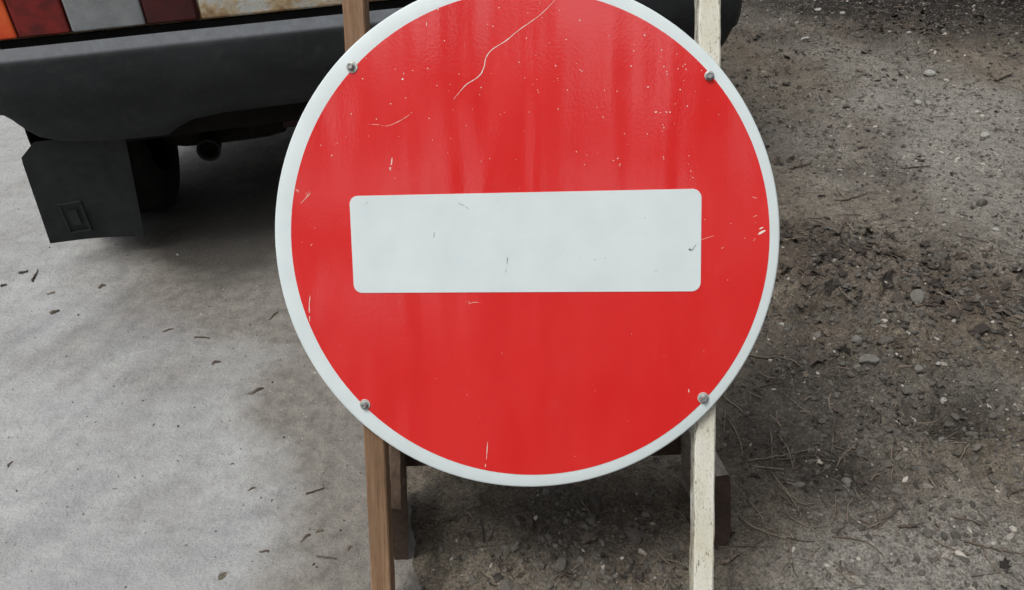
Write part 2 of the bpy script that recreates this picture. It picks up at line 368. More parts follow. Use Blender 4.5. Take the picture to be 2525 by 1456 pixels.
for pts, wd, mi in [([(1805, 748), (1838, 728), (1868, 712)], .0026, 1), ([(1765, 605), (1800, 590)], .0012, 2), ([(1815, 703), (1850, 688)], .0020, 1), ([(1345, 790), (1400, 772), (1450, 755)], .0010, 2),
                    ([(1755, 440), (1800, 452)], .0009, 2), ([(1690, 780), (1705, 775)], .0014, 2), ([(1768, 803), (1785, 775)], .0010, 2), ([(1505, 862), (1530, 850)], .0009, 2)]: ribbon(bm, c3(pts, 2.911, 1500, 400), wd, mi)
for pts in [[(1123, 450), (1119, 510), (1115, 570)], [(1108, 600), (1109, 622)]]: ribbon(bm, c3(pts, 2.418, 900, 1050), .0009, 1)
ribbon(bm, c3([(548, 92), (550, 118)], 2.418, 1700, 1050), .0011, 1)
spots = [(865, 558, 6), (940, 700, 6), (563, 848, 7), (685, 800, 6), (242, 930, 6), (447, 972, 6), (877, 965, 6), (600, 565, 5), (743, 577, 5), (335, 645, 7), (1048, 690, 4), (1033, 742, 4), (1120, 605, 6), (1300, 715, 7), (1287, 772, 5), (1382, 600, 4), (1397, 216, 5), (1446, 66, 5),
         (1680, 107, 5), (1798, 147, 5), (1668, 315, 6), (1227, 893, 5), (1070, 898, 4), (1050, 1130, 5), (902, 1142, 4), (630, 1113, 4), (384, 1110, 4), (85, 1268, 9), (560, 1370, 10), (598, 1452, 5), (1300, 1315, 4), (1925, 890, 7), (1905, 538, 7), (1768, 757, 6), (1455, 935, 4), (1487, 917, 4), (1690, 915, 5), (1777, 30, 5), (395, 393, 4), (435, 385, 5), (365, 478, 5),
         (1720, 690, 4), (1752, 650, 4), (1655, 637, 4), (1922, 642, 5), (1890, 667, 4), (660, 645, 12), (670, 600, 6), (1000, 335, 6), (1855, 350, 5), (1992, 325, 5), (2003, 735, 5)]
for a, b, r in spots:
    x, z = c3([(a, b)], 2.911, 900, 0)[0]; chip(bm, x, z, r/2.911*S1*.00056*.75, 1, asp=random.uniform(1, 1.6))
spots = [(620, 710, 8), (880, 733, 8), (483, 540, 6), (749, 545, 7), (772, 587, 6), (775, 607, 5), (865, 563, 6), (930, 567, 5), (920, 525, 6), (903, 542, 5), (855, 442, 5), (730, 410, 7), (592, 290, 9), (685, 915, 10), (718, 920, 6), (800, 917, 9), (770, 915, 6), (743, 1020, 5), (750, 1043, 6), (738, 1068, 5), (613, 1092, 8), (745, 1280, 5), (748, 1297, 5), (338, 1310, 7), (373, 1293, 6), (392, 1338, 7), (388, 1352, 5),
         (37, 1238, 6), (428, 1092, 5), (369, 745, 5), (267, 738, 5), (202, 875, 5), (255, 957, 7), (68, 570, 6), (82, 583, 5), (1195, 935, 5), (953, 1270, 5), (968, 1395, 5), (947, 1337, 4), (983, 1447, 6), (940, 865, 7), (843, 850, 4), (1056, 575, 6), (727, 467, 4), (715, 503, 4), (65, 168, 6), (510, 366, 4)]
for a, b, r in spots:
    x, z = c3([(a, b)], 2.911, 1600, 0)[0]; chip(bm, x, z, r/2.911*S1*.00056*.75, 1, asp=random.uniform(1, 1.6))
for _ in range(90):
    a = random.random()*6.283; q = RR*math.sqrt(random.random())*.97; x, z = C0[0]+q*math.cos(a), C0[1]+q*math.sin(a)
    if z < C0[1] and random.random() < .62: continue
    if abs(x-BC[0]) < BW+.003 and abs(z-BC[1]) < BH+.003: continue
    chip(bm, x, z, random.uniform(.00035, .0009), random.choice((1, 2)))
red = obj('red_field', bm, [M_RED, M_CHIP, M_CHIP2], sign, False)
# white bar with rounded corners
bm = bmesh.new(); ring0, ring1 = [], []
for cxs, czs, a0 in ((1, 1, 0), (-1, 1, 90), (-1, -1, 180), (1, -1, 270)):
    for t in range(9):
        a = math.radians(a0+t*90/8); x = BC[0]+cxs*(BW-BR)+BR*math.cos(a); z = BC[1]+czs*(BH-BR)+BR*math.sin(a)
        ring0.append(bm.verts.new((x, -.0005, z))); ring1.append(bm.verts.new((x, -.0012, z)))
for i in range(36): bm.faces.new((ring0[i], ring0[(i+1) % 36], ring1[(i+1) % 36], ring1[i]))
bm.faces.new(ring1)
for pts in [[(1357, 722), (1352, 775)], [(1954, 930), (1947, 985)], [(1942, 1025), (1939, 1055)], [(1548, 490), (1600, 515), (1640, 543)], [(797, 500), (815, 480)]]:
    ribbon(bm, c3(pts, 2.912, 750, 400), .0009 if pts[0][0] > 1300 and pts[0][0] != 1548 else .0006, 1, -.0015, .1)
for pts, wd in [([(1240, 866), (1262, 870), (1282, 868)], .0022), ([(1278, 862), (1290, 845), (1302, 828)], .0009), ([(1245, 878), (1268, 878)], .0012), ([(965, 1046), (988, 1038)], .0007)]: ribbon(bm, c3(pts, 2.911, 1500, 400), wd, 1, -.0015, .1)
for a, b in ((885, 610), (480, 950), (1316-750, 940)): chip(bm, *c3([(a, b)], 2.911, 1500, 400)[0], .0007, 1, -.0015)
obj('white_bar', bm, [M_WHITE, M_SCUFF], sign)
# screws
M_ZINC = simple('zinc', (.36, .37, .36), .5, .7, nscale=300, var=.25, bump=.0003)
M_WASH = simple('dull_washer', (.52, .54, .50), .5, .35, nscale=400, var=.3, bump=.0003)
for (u, v), wr, off in (((868.5, 166), .0080, (-.0012, .0006)), ((1748.5, 187.5), .0056, (0, 0)), ((900.5, 997.5), .0078, (-.0004, -.0006)), ((1734, 981.5), .0078, (.0006, -.0004))):
    x, z = sg(u, v); bm = bmesh.new(); a0 = random.random()
    hx = .0043
    rr = lathe(bm, [(hx*1.1, -.0026), (hx*1.08, -.0068), (hx*.92, -.0076), (hx*.62, -.0076), (hx*.52, -.0068)], 6, 'y', (0, 0, 0)); cap(bm, rr[-1])
    lathe(bm, [(hx*1.45, -.0014), (hx*1.45, -.0022), (hx*1.0, -.0028)], 30, 'y')
    bmesh.ops.rotate(bm, verts=bm.verts, cent=(0, 0, 0), matrix=Matrix.Rotation(a0, 3, 'Y'))
    for q in bm.verts: q.co += Vector((x+off[0], 0, z+off[1]))
    sc = obj('screw', bm, M_ZINC, sign)
    bm = bmesh.new(); rr = lathe(bm, [(wr, -.0004), (wr, -.0014), (wr*.96, -.0017), (.001, -.0017)], 40, 'y', (x, 0, z))
    obj('washer', bm, M_WASH, sc)

def wood(name, c1, c2, paint=None, axis='z', dark=.35):
    k = NT(name); sc = {'z': (1, 1, .035), 'y': (1, .05, 1)}[axis]
    gr = k.noise(120, 6, .65, k.coord(sc)); gr2 = k.noise(420, 3, .6, k.coord(sc)); bl = k.noise(9, 5, .6, k.coord({'z': (1, 1, .4), 'y': (1, .4, 1)}[axis]))
    c = k.mix(k.ramp(gr, (.3, 0.), (.7, 1.)), c1, c2); c = k.mix(1.0, c, k.ramp(bl, (.25, (dark, dark, dark)), (.55, (1., 1., 1.)), (.8, (1.25, 1.22, 1.2))), 'MULTIPLY')
    st = k.noise(26, 6, .7, k.coord({'z': (1, 1, .16), 'y': (1, .16, 1)}[axis])); c = k.mix(1.0, c, k.ramp(st, (.3, (.62, .60, .58)), (.5, (1., 1., 1.)), (.7, (1.28, 1.26, 1.22))), 'MULTIPLY')
    c = k.mix(k.math('MULTIPLY', k.ramp(gr2, (.55, 0.), (.75, 1.)), .7), c, tuple(v*.35 for v in c1))
    h = k.math('ADD', gr, k.math('MULTIPLY', gr2, .4)); ro = .75
    if paint:
        fl = k.noise(60, 7, .72, k.coord((1, 1, .32))); fl2 = k.noise(330, 4, .7, k.coord((1, 1, .28)))
        edge = k.sep(k.co.outputs['Object'])
        m = k.math('ADD', k.math('MULTIPLY', fl, .6), k.math('MULTIPLY', fl2, .4)); 
        pm = k.ramp(m, (.385, 0.), (.415, 1.))
        wear = k.attr('wear', 'Fac'); pm = k.math('MULTIPLY', pm, k.math('SUBTRACT', 1.0, k.ramp(k.math('ADD', wear, k.math('MULTIPLY', k.math('SUBTRACT', fl, .5), 1.6)), (.45, 0.), (.60, 1.))))
        pc = k.mix(k.ramp(k.noise(22, 5, .6, k.coord((1, 1, .4))), (.35, 0.), (.65, 1.)), paint, tuple(v*q for v, q in zip(paint, (.86, .83, .72))))
        pc = k.mix(k.math('MULTIPLY', k.ramp(k.noise(420, 4, .7, k.coord((1, 1, .5))), (.54, 0.), (.66, 1.)), .6), pc, (.30, .28, .23))
        c = k.mix(pm, c, pc); h = k.math('ADD', k.math('MULTIPLY', h, .35), k.math('MULTIPLY', pm, .6)); h = k.math('ADD', h, k.math('MULTIPLY', fl2, .5))
    return k.out(c, ro, k.bump(h, .0012, .9), 0, .3)
M_BROWN = wood('brown_wood', (.20, .115, .063), (.29, .182, .108), None, 'z', .55)
M_PALEW = wood('painted_wood', (.20, .165, .125), (.33, .29, .23), (.74, .735, .66), 'z', .7)
M_DARKW = wood('dark_damp_wood', (.060, .040, .030), (.10, .068, .052), None, 'y', .5)
M_GREYW = wood('weathered_grey_wood', (.17, .15, .125), (.29, .265, .23), None, 'y', .6)
def post(name, m, xc, wx, dy, z0, z1, twist, yoff, lean=0.0, wearf=None, seed=0):
    nz = 220; prof = []; bev = .0022
    for sx, sy in ((1, -1), (1, 1), (-1, 1), (-1, -1)):
        for t in ((0, 1) if sx*sy < 0 else (1, 0)):
            prof.append((sx*(wx/2-(bev if t == 0 else 0)), sy*(dy/2-(0 if t == 0 else bev)), sx, sy))
    # extra points along the faces so that the edges can wander
    P = []
    for i in range(8):
        a = np.array(prof[i][:2]); b = np.array(prof[(i+1) % 8][:2]); L = np.linalg.norm(b-a); kn = 1 if L < .006 else 5
        for t in range(kn): P.append(a+(b-a)*t/kn)
    P = np.array(P); n = len(P); zs = np.linspace(z0, z1, nz); V = []; W = []
    ct, st = math.cos(twist), math.sin(twist)
    for z in zs:
        for i, (p, q) in enumerate(P):
            jx = .0009*pn(z*14+i*.15, p*60+seed, seed)+.0005*pn(z*70, i*.9, seed+3); jy = .0008*pn(z*12, q*50+seed+9, seed+1)
            p2, q2 = p+float(jx), q+float(jy)
            V.append((xc+lean*(z-.53)+p2*ct-q2*st, yoff+p2*st+q2*ct, z))
            ed = min(wx/2-abs(p), 1) if q < 0 else 0
            wv = 0.0 if (q < -dy*.42) else .62 if p > 0 else .5
            if q < -dy*.42: wv = .42*max(0, 1-(wx/2-abs(p))/.004)
            W.append(wv)
    F = []
    for a in range(nz-1):
        for i in range(n): j = (i+1) % n; F.append((a*n+i, a*n+j, (a+1)*n+j, (a+1)*n+i))
    F.append(tuple(range(n-1, -1, -1))); F.append(tuple((nz-1)*n+i for i in range(n)))
    o = mesh_np(name, V, F, m, sign, smooth=True, attr={'wear': np.array(W)})
    o.data.set_sharp_from_angle(angle=math.radians(35)); return o
post('post', M_BROWN, -.2245, .0300, .044, -.030, 1.34, math.radians(8), .0145+.022, 0, seed=3)['label'] = 'bare brown wooden post'
post('post', M_PALEW, .2565, .0285, .036, -.05, 1.34, math.radians(5), .0145+.018, 0, seed=8)['label'] = 'white post with peeling paint'
# low planks on edge behind the posts, and the bar joining them (world shapes, brought into the stand's frame)
def plank(name, pts_front, back_shift, thick, mats, notch=False, seed=0):
    """pts_front: outline (offset across, z) of the front end; swept back by back_shift"""
    V, F = [], []; n = len(pts_front); K = 9
    for j in range(K):
        t = j/(K-1)
        for i, (x, y, z) in enumerate(pts_front):
            V.append((x+back_shift[0]*t+.0010*float(pn(t*6, i*1.7, seed)), y+back_shift[1]*t, z+back_shift[2]*t+(.0012*float(pn(t*5+3, i*2.3, seed+5)) if z > .02 else 0)))
    fm = []
    for j in range(K-1):
        for i in range(n): F.append((j*n+i, j*n+(i+1) % n, (j+1)*n+(i+1) % n, (j+1)*n+i)); fm.append(1)
    F.append(tuple(range(n))[::-1]); fm.append(0); F.append(tuple((K-1)*n+i for i in range(n))); fm.append(0)
    return mesh_np(name, V, F, mats, sign, fmat=fm, inv=SI)
yF = .772
pr = [(.293, yF, -.006), (.3165, yF, -.006), (.318, yF, .03), (.313, yF, .075), (.3075, yF, .12), (.3010, yF, .160), (.2985, yF, .1645), (.276, yF, .162)]
plank('plank', pr, (-.022, .125, 0), .036, [M_DARKW, M_GREYW], seed=2)['label'] = 'grey plank on edge with a dark sawn end'
pl = [(-.200, yF, -.006), (-.180, yF, -.006), (-.1745, yF, .04), (-.170, yF, .085), (-.1705, yF, .108), (-.176, yF, .120), (-.190, yF, .124), (-.199, yF, .122)]
plank('plank', pl, (-.012, .125, .004), .036, [M_DARKW, wood('stained_wood', (.085, .055, .037), (.145, .10, .068), None, 'y', .5)], seed=6)
bm = bmesh.new(); box(bm, -.190, .268, .8985, .920, .070, .165, .003)
obj('crossbar', bm, M_DARKW, sign, False, SI)
for xw, xl in ((-.168, -.2245), (.232, .2565)):       # struts hidden behind the disc, from the low bar up to the posts
    b_ = SM @ np.array([xl, .060, DZ+.08, 1]); a_ = np.array([xw, .908, .150]); d_ = b_[:3]-a_; L_ = np.linalg.norm(d_); bm = bmesh.new(); box(bm, -.011, .011, -.018, .018, 0, L_, .002)
    bmesh.ops.transform(bm, matrix=Matrix.Translation(a_.tolist()) @ Vector(d_.tolist()).to_track_quat('Z', 'Y').to_matrix().to_4x4(), verts=bm.verts)
    obj('strut', bm, M_DARKW, sign, False, SI)

# ------------------------------------------------------------------ THE CAR
th = math.radians(12.5); VM = np.eye(4); VM[:3, 0] = (math.cos(th), math.sin(th), 0); VM[:3, 1] = (-math.sin(th), math.cos(th), 0); VM[:3, 3] = (-.265, 1.763, 0)
car = empty('parked_car', VM)
tag(car, 'old white hatchback with rust above its black rear bumper, parked behind the sign', 'car')
CX = .036
k = NT('rusty_white_paint')
z = k.sep(k.co.outputs['Object'])[2]; n = k.noise(14, 7, .68); n2 = k.noise(70, 6, .7); n3 = k.noise(28, 5, .65)
low = k.math('MULTIPLY_ADD', z, -1.0); 
x_ = k.n('ShaderNodeMapRange'); k.put(x_, 'Value', z); k.put(x_, 'From Min', .548); k.put(x_, 'From Max', .640); k.put(x_, 'To Min', 1.0); k.put(x_, 'To Max', 0.0); lowf = x_.outputs[0]
rm = k.math('ADD', k.math('MULTIPLY', lowf, .56), k.math('MULTIPLY', k.ramp(n, (.36, 0.), (.64, 1.)), .34)); rm = k.math('ADD', rm, k.math('MULTIPLY', k.ramp(n2, (.36, 0.), (.64, 1.)), .16))
m1 = k.ramp(rm, (.50, 0.), (.70, 1.)); m2 = k.ramp(rm, (.70, 0.), (.84, 1.)); m3 = k.ramp(k.math('ADD', lowf, k.math('MULTIPLY', n3, .36)), (1.01, 0.), (1.06, 1.))
c = k.mix(k.ramp(n3, (.35, 0.), (.7, 1.)), (.60, .63, .60), (.70, .72, .68))
c = k.mix(k.math('MULTIPLY', m1, .8), c, (.55, .36, .15)); c = k.mix(k.math('MULTIPLY', m2, .75), c, k.mix(k.ramp(n2, (.35, 0.), (.65, 1.)), (.055, .025, .012), (.36, .17, .06)))
c = k.mix(m3, c, (.022, .014, .010))
M_PAINT = k.out(c, k.mix(m1, (.3, .3, .3), (.85, .85, .85)), k.bump(k.math('MULTIPLY', m1, n2), .002, .7), 0, .5)
k = NT('bumper_plastic')
n = k.noise(8, 5, .6, k.coord((.5, 1, 1))); nf = k.noise(600, 3, .6); nd = k.noise(45, 5, .65)
c = k.mix(k.ramp(n, (.35, 0.), (.7, 1.)), (.011, .0125, .0135), (.024, .0265, .0285))
c = k.mix(k.math('MULTIPLY', k.ramp(nd, (.5, 0.), (.75, 1.)), .30), c, (.060, .061, .062))
nz_ = k.sep(k.n('ShaderNodeNewGeometry').outputs['Normal'])[2]                     # dust on upward faces, with the ledge's sky light painted into it
dust_light = k.math('MULTIPLY', k.ramp(nz_, (.45, 0.), (.72, 1.)), k.ramp(nd, (.2, .45), (.7, .95)))
c = k.mix(k.math('MULTIPLY', dust_light, .95), c, (.14, .152, .17))
M_BUMP = k.out(c, k.ramp(nd, (.3, .55), (.7, .72)), k.bump(nf, .0006, .5), 0, .3)
M_RUB = simple('black_rubber', (.019, .0215, .022), .7, nscale=30, var=.35, bump=.0008, spec=.35)
M_BLK = simple('dark_underbody', (.010, .009, .008), .9, nscale=20, var=.4, spec=.2)
M_EXH = simple('sooty_exhaust', (.012, .010, .008), .85, nscale=50, var=.5, bump=.001, spec=.2)
M_GLASS = simple('window_glass', (.02, .025, .028), .08, var=.1, bump=0)
M_RIM = simple('steel_rim', (.35, .35, .36), .45, .7)
def lens(name, c1, c2, rough=.28, ribs=True, trans=0.0):
    k = NT(name); gx = k.n('ShaderNodeTexWave', wave_type='BANDS', bands_direction='X'); k.put(gx, 'Scale', 95.0); k.t.links.new(k.co.outputs['Object'], gx.inputs[0])
    gz = k.n('ShaderNodeTexWave', wave_type='BANDS', bands_direction='Z'); k.put(gz, 'Scale', 95.0); k.t.links.new(k.co.outputs['Object'], gz.inputs[0])
    n = k.noise(18, 5, .6); c = k.mix(k.ramp(n, (.35, 0.), (.65, 1.)), c1, c2)
    h = k.math('MULTIPLY', gx.outputs['Fac'], gz.outputs['Fac'])
    c = k.mix(k.math('MULTIPLY', h, .25), c, tuple(v*.6 for v in c1))
    return k.out(c, rough, k.bump(h, .0006, .6), 0, .5)
M_ORANGE = lens('orange_lens', (.90, .085, .018), (1., .18, .04)); M_DRED = lens('dark_red_lens', (.060, .010, .010), (.12, .014, .014))
M_RED2 = lens('red_lens', (.06, .007, .007), (.30, .020, .015)); M_REV = lens('reversing_lens', (.25, .265, .27), (.36, .38, .385), .25)
# bumper: cross-section swept across the car, its ends wrapped round the corners
BX = [(-.845, .62, .40), (-.843, .25, .40), (-.836, .10, .405), (-.822, .035, .410), (-.80, .010, .409), (-.785, .005, .398), (-.765, .003, .373), (-.745, .002, .354), (-.70, .001, .338), (-.60, 0, .326), (-.49, 0, .323), (-.465, 0, .338), (-.43, 0, .352), (-.36, -.002, .359),
      (-.2, -.004, .360), (.036, -.006, .360), (.27, -.004, .360), (.43, -.002, .359), (.50, 0, .345), (.56, 0, .326), (.70, .001, .330), (.78, .002, .334), (.82, .004, .345), (.845, .006, .376), (.862, .010, .405), (.88, .030, .412), (.897, .10, .405), (.903, .25, .40), (.905, .62, .40)]
# finer steps along the width
bx = np.array(BX); tt = np.arange(len(bx)); t2 = np.linspace(0, len(bx)-1, (len(bx)-1)*4+1); bx = np.stack([np.interp(t2, tt, bx[:, i]) for i in range(3)], 1)
V, F = [], []
for x, y0, zb in bx:
    mid = False
    sec = [(.075, .500), (.040, .505), (.034, .535), (.031, .5425), (.028, .543), (.008, .5285), (.003, .524), (.0, .515), (-.004, .47), (-.003, .44), (.004, .415), (.007, max(zb+.03, .36)), (.010, zb+.012), (.014, zb+.003), (.022, zb), (.075, zb+.002)]
    end = 0 if mid else 1
    for sy, sz in sec:
        if end: 
            sgn = -1 if x < CX else 1
            f_ = float(sst(.838, .872, abs(x-CX))); V.append((x-sgn*(sy)*f_, y0+sy*(1-f_), sz))
        else: V.append((x, y0+sy, sz))
n = len(sec)
for j in range(len(bx)-1):
    for i in range(n-1): F.append((j*n+i, j*n+i+1, (j+1)*n+i+1, (j+1)*n+i))
o = mesh_np('bumper', V, F, M_BUMP, car, smooth=True); o.data.set_sharp_from_angle(angle=math.radians(38)); o['label'] = 'black plastic rear bumper with a pale top ledge'
# body
bm = bmesh.new(); box(bm, CX-.825, CX+.825, .062, 3.72, .415, .885, .035, 3)
V0 = [(-.76, .10, .875), (.76, .10, .875), (.76, 2.75, .875), (-.76, 2.75, .875), (-.60, .42, 1.33), (.60, .42, 1.33), (.60, 2.0, 1.33), (-.60, 2.0, 1.33)]
vs = [bm.verts.new((x+CX, y, z)) for x, y, z in V0]
fs = [bm.faces.new([vs[i] for i in q]) for q in ((0, 1, 5, 4), (1, 2, 6, 5), (2, 3, 7, 6), (3, 0, 4, 7), (4, 5, 6, 7))]
obj('body', bm, M_PAINT, car, False)
def quad(name, a, m, push):
    a = [Vector(p) for p in a]; nrm = (a[1]-a[0]).cross(a[3]-a[0]).normalized()*push; bm = bmesh.new()
    lo = [bm.verts.new(p-nrm*.3) for p in a]; hi = [bm.verts.new(p+nrm) for p in a]
    bm.faces.new(hi); 
    for i in range(4): bm.faces.new((lo[i], lo[(i+1) % 4], hi[(i+1) % 4], hi[i]))
    return obj(name, bm, m, car)
def lerp(a, b, t): return tuple(p+(q-p)*t for p, q in zip(a, b))
def inset(q, u0, u1, v0, v1):
    a, b, c, d = [(x+CX, y, z) for x, y, z in q]
    P = lambda u, v: lerp(lerp(a, b, u), lerp(d, c, u), v)
    return [P(u0, v0), P(u1, v0), P(u1, v1), P(u0, v1)]
quad('rear_window', inset([V0[0], V0[1], V0[5], V0[4]], .08, .92, .12, .92), M_GLASS, .006)
quad('windscreen', inset([V0[2], V0[3], V0[7], V0[6]], .06, .94, .10, .92), M_GLASS, .006)
for q in ([V0[1], V0[2], V0[6], V0[5]], [V0[3], V0[0], V0[4], V0[7]]):
    a = (.08, .45) if q[0] is V0[1] else (.55, .92); b = (.5, .92) if q[0] is V0[1] else (.08, .5)
    for u in (a, b): quad('side_window', inset(q, u[0], u[1], .10, .90), M_GLASS, .006)
bm = bmesh.new(); box(bm, -.362, .436, .048, .070, .5535, .868, .006, 3)
o = obj('tailgate', bm, M_PAINT, car, False); o['label'] = 'white tailgate rusting along its lower edge'
bm = bmesh.new(); box(bm, CX-.76, CX+.76, .0665, 3.6, .30, .416)
obj('underbody', bm, M_BLK, car)
bm = bmesh.new(); box(bm, CX-.800, CX+.800, .0535, .0610, .425, .5515, .002); obj('gap_shade', bm, M_BLK, car)  # black slab added as the shaded gap between lamps and bumper
bm = bmesh.new(); box(bm, CX-.60, CX+.60, .62, 3.5, .19, .2995); obj('added_floor_box', bm, M_BLK, car)  # lower floor box, added to keep light out from under the car
for side in (-1, 1):
    def sx(a, b): return (a, b) if side < 0 else (2*CX-b, 2*CX-a)
    bm = bmesh.new(); box(bm, *sx(-.792, -.366), .053, .066, .5555, .735, .003)
    lamp = obj('tail_lamp', bm, M_DRED, car); lamp['label'] = 'left tail lamp' if side < 0 else 'right tail lamp'
    for nm, a, b, m, y0 in (('indicator_lens', -.790, -.722, M_ORANGE, .044), ('brake_lens', -.7185, -.621, M_RED2, .0445), ('reversing_lens', -.6165, -.4735, M_REV, .044), ('reflector_lens', -.470, -.369, M_DRED, .0445)):
        bm = bmesh.new(); box(bm, *sx(a, b), y0, .0535, .5575, .7325, .004, 3); obj(nm, bm, m, lamp)
    # mud flap (only the left one is there): a thin sheet, tapering and bent a little
    if side < 0:
        V, F = [], []; nu, nv = 12, 16
        for f_ in (0, 1):
            for j in range(nv+1):
                for i in range(nu+1):
                    u, v = i/nu, j/nv; xl = -.812-.026*v+.036*max(0, 1-v/.13); xr = -.588-.040*v
                    xx = xl+(xr-xl)*u; yy = .060+.020*v+.010*math.sin(u*3.1)*v+.004*f_; zz = .330-(.330-.066+.018*u)*v
                    V.append((xx if side < 0 else 2*CX-xx, yy, zz))
        st = (nu+1)*(nv+1)
        for f_ in (0, 1):
            for j in range(nv):
                for i in range(nu): a = f_*st+j*(nu+1)+i; F.append((a, a+1, a+nu+2, a+nu+1))
        for i in range(nu): F.append((nv*(nu+1)+i, nv*(nu+1)+i+1, st+nv*(nu+1)+i+1, st+nv*(nu+1)+i))
        for j in range(nv):
            for e in (0, nu): a = j*(nu+1)+e; F.append((a, a+nu+1, st+a+nu+1, st+a))
        fl = mesh_np('mud_flap', V, F, M_RUB, car, smooth=True); fl.data.set_sharp_from_angle(angle=math.radians(40))
        bm = bmesh.new(); ex0, ex1, ez0, ez1, yy = -.787, -.735, .082, .168, .0745
        for a in ((ex0, ex1, ez1-.006, ez1), (ex0, ex1, ez0, ez0+.006), (ex0, ex0+.006, ez0+.0065, ez1-.0065), (ex1-.006, ex1, ez0+.0065, ez1-.0065),
                  (ex0+.016, ex1-.016, ez0+.022, ez1-.022)):
            x0, x1 = sx(a[0], a[1]); box(bm, x0, x1, yy-.0012, yy+.006, a[2], a[3], .0011, 2)
        for v in bm.verts: v.co.y += .020*(.33-v.co.z)/.26-.0120; v.co.x += side*.026*(.17-v.co.z)
        obj('embossed_mark', bm, M_RUB, fl)
    for ay in (.365, 2.78):
        wx = CX+side*.694; bm = bmesh.new()
        pr_ = [(.165, -.06), (.17, -.075), (.20, -.083), (.245, -.080), (.262, -.070), (.268, -.05), (.268, .05), (.262, .070), (.245, .080), (.20, .083), (.17, .075), (.165, .06)]
        lathe(bm, pr_, 48, 'x', (wx, ay, .266)); ty = obj('wheel', bm, M_BLK, car, True, None, 40)
        bm = bmesh.new(); rr = lathe(bm, [(.168, -.07*1), (.160, -.065), (.150, -.03), (.06, -.035), (.05, -.05), (.01, -.05)], 40, 'x', (wx, ay, .266)) if side < 0 else lathe(bm, [(.168, .07), (.160, .065), (.150, .03), (.06, .035), (.05, .05), (.01, .05)], 40, 'x', (wx, ay, .266))
        obj('rim', bm, M_RIM, ty, True, None, 40)
        bm = bmesh.new(); x0 = CX+side*.8255; rr = lathe(bm, [(.282, 0), (.282, side*.004), (.25, side*.004)], 48, 'x', (x0, ay, .30)); cap(bm, rr[-1])
        obj('wheel_arch', bm, M_BLK, car)
bm = bmesh.new(); rr = lathe(bm, [(.03, -.545), (.045, -.535), (.052, -.50), (.055, -.40), (.054, -.30), (.048, -.255), (.03, -.24), (.002, -.238)], 32, 'x', (0, .27, .246)); cap(bm, rr[0])
for v in bm.verts: v.co.y = .27+(v.co.y-.27)*1.5
mf = obj('muffler', bm, M_EXH, car, True)
bm = bmesh.new(); rr = lathe(bm, [(.022, .13), (.022, .098), (.0275, .096), (.0275, .25)], 28, 'y', (-.429, 0, .241)); cap(bm, rr[0])
obj('tailpipe', bm, M_EXH, mf, True, None, 40)
bm = bmesh.new(); box(bm, -.29, -.20, .20, .23, .225, .31, .01); obj('tow_eye', bm, simple('dark_red_primer', (.035, .014, .012), .8), car)

# ------------------------------------------------------------------ small things on the ground
def ico(sub):
    bm = bmesh.new(); bmesh.ops.create_icosphere(bm, subdivisions=sub, radius=1); bm.verts.ensure_lookup_table()
    V = np.array([v.co[:] for v in bm.verts]); F = np.array([[v.index for v in f.verts] for f in bm.faces]); bm.free(); return V, F
IV, IF = ico(3); JV, JF = ico(1); KV, KF = ico(2)
def rockshape(V, seed, ang=.5):
    r = np.random.default_rng(seed); W = V.copy()
    for _ in range(7):                                # flatten against random planes: broken faces
        d = r.normal(size=3); d /= np.linalg.norm(d); c = r.uniform(.55, .9); p = W @ d; W = W - np.outer(np.clip(p-c, 0, None), d)*.92
    return W + V*(.06*pn(V[:, 0]*3+seed, V[:, 1]*3+V[:, 2]*2, seed)+.03*pn(V[:, 0]*9, V[:, 1]*9+V[:, 2]*7, seed+1))[:, None]
def stone_mat(name, a, b):
    k = NT(name); n = k.noise(90, 6, .7); n2 = k.noise(400, 3)
    c = k.mix(k.ramp(n, (.35, 0.), (.65, 1.)), a, b); c = k.mix(k.math('MULTIPLY', k.ramp(n2, (.55, 0.), (.7, 1.)), .45), c, (.07, .062, .052))
    return k.out(c, .85, k.bump(k.math('ADD', n, k.math('MULTIPLY', n2, .4)), .002, .8), 0, .3)
M_ST = [stone_mat('grey_stone', (.12, .115, .10), (.20, .192, .172)), stone_mat('dark_stone', (.07, .065, .056), (.13, .121, .105)), stone_mat('pale_stone', (.25, .245, .225), (.40, .39, .365))]
def D6(x, y): return ((2000+x/1.4532)*S1, (650+y/1.4532)*S1)
def D5(x, y): return ((2000+x/2.0798)*S1, (y/2.0798)*S1)
def D8(x, y): return ((1400+x*.27612)*S1, (1250+y*.27612)*S1)
def D2(x, y): return (x/1.529*S1, (700+y/1.529)*S1)
def pxm(P): return np.linalg.norm(P-CC)/PXF           # metres per picture pixel there
def stone(u, v, pxw, mat, label, group, asp=.75, flat=.6, seed=0):
    P = gp(u, v); h = float(ground_h(P[0], P[1])); s_ = pxw*pxm(P)*.5; r = random.Random(seed)
    V = rockshape(IV, seed)*np.array([1, asp, flat])*s_; a = r.uniform(0, 3.14)*.35; c, s2 = math.cos(a), math.sin(a)
    V = V @ np.array([[c, s2, 0], [-s2, c, 0], [0, 0, 1]])
    o = mesh_np('stone', V, IF, M_ST[mat], smooth=True); o.data.set_sharp_from_angle(angle=math.radians(28))
    o.location = (P[0], P[1], h+s_*flat*.35); return tag(o, label, 'stone', group)
GS = 'stones on the dirt beside the sign'
k6 = 1/1.4532*S1; k5 = 1/2.0798*S1
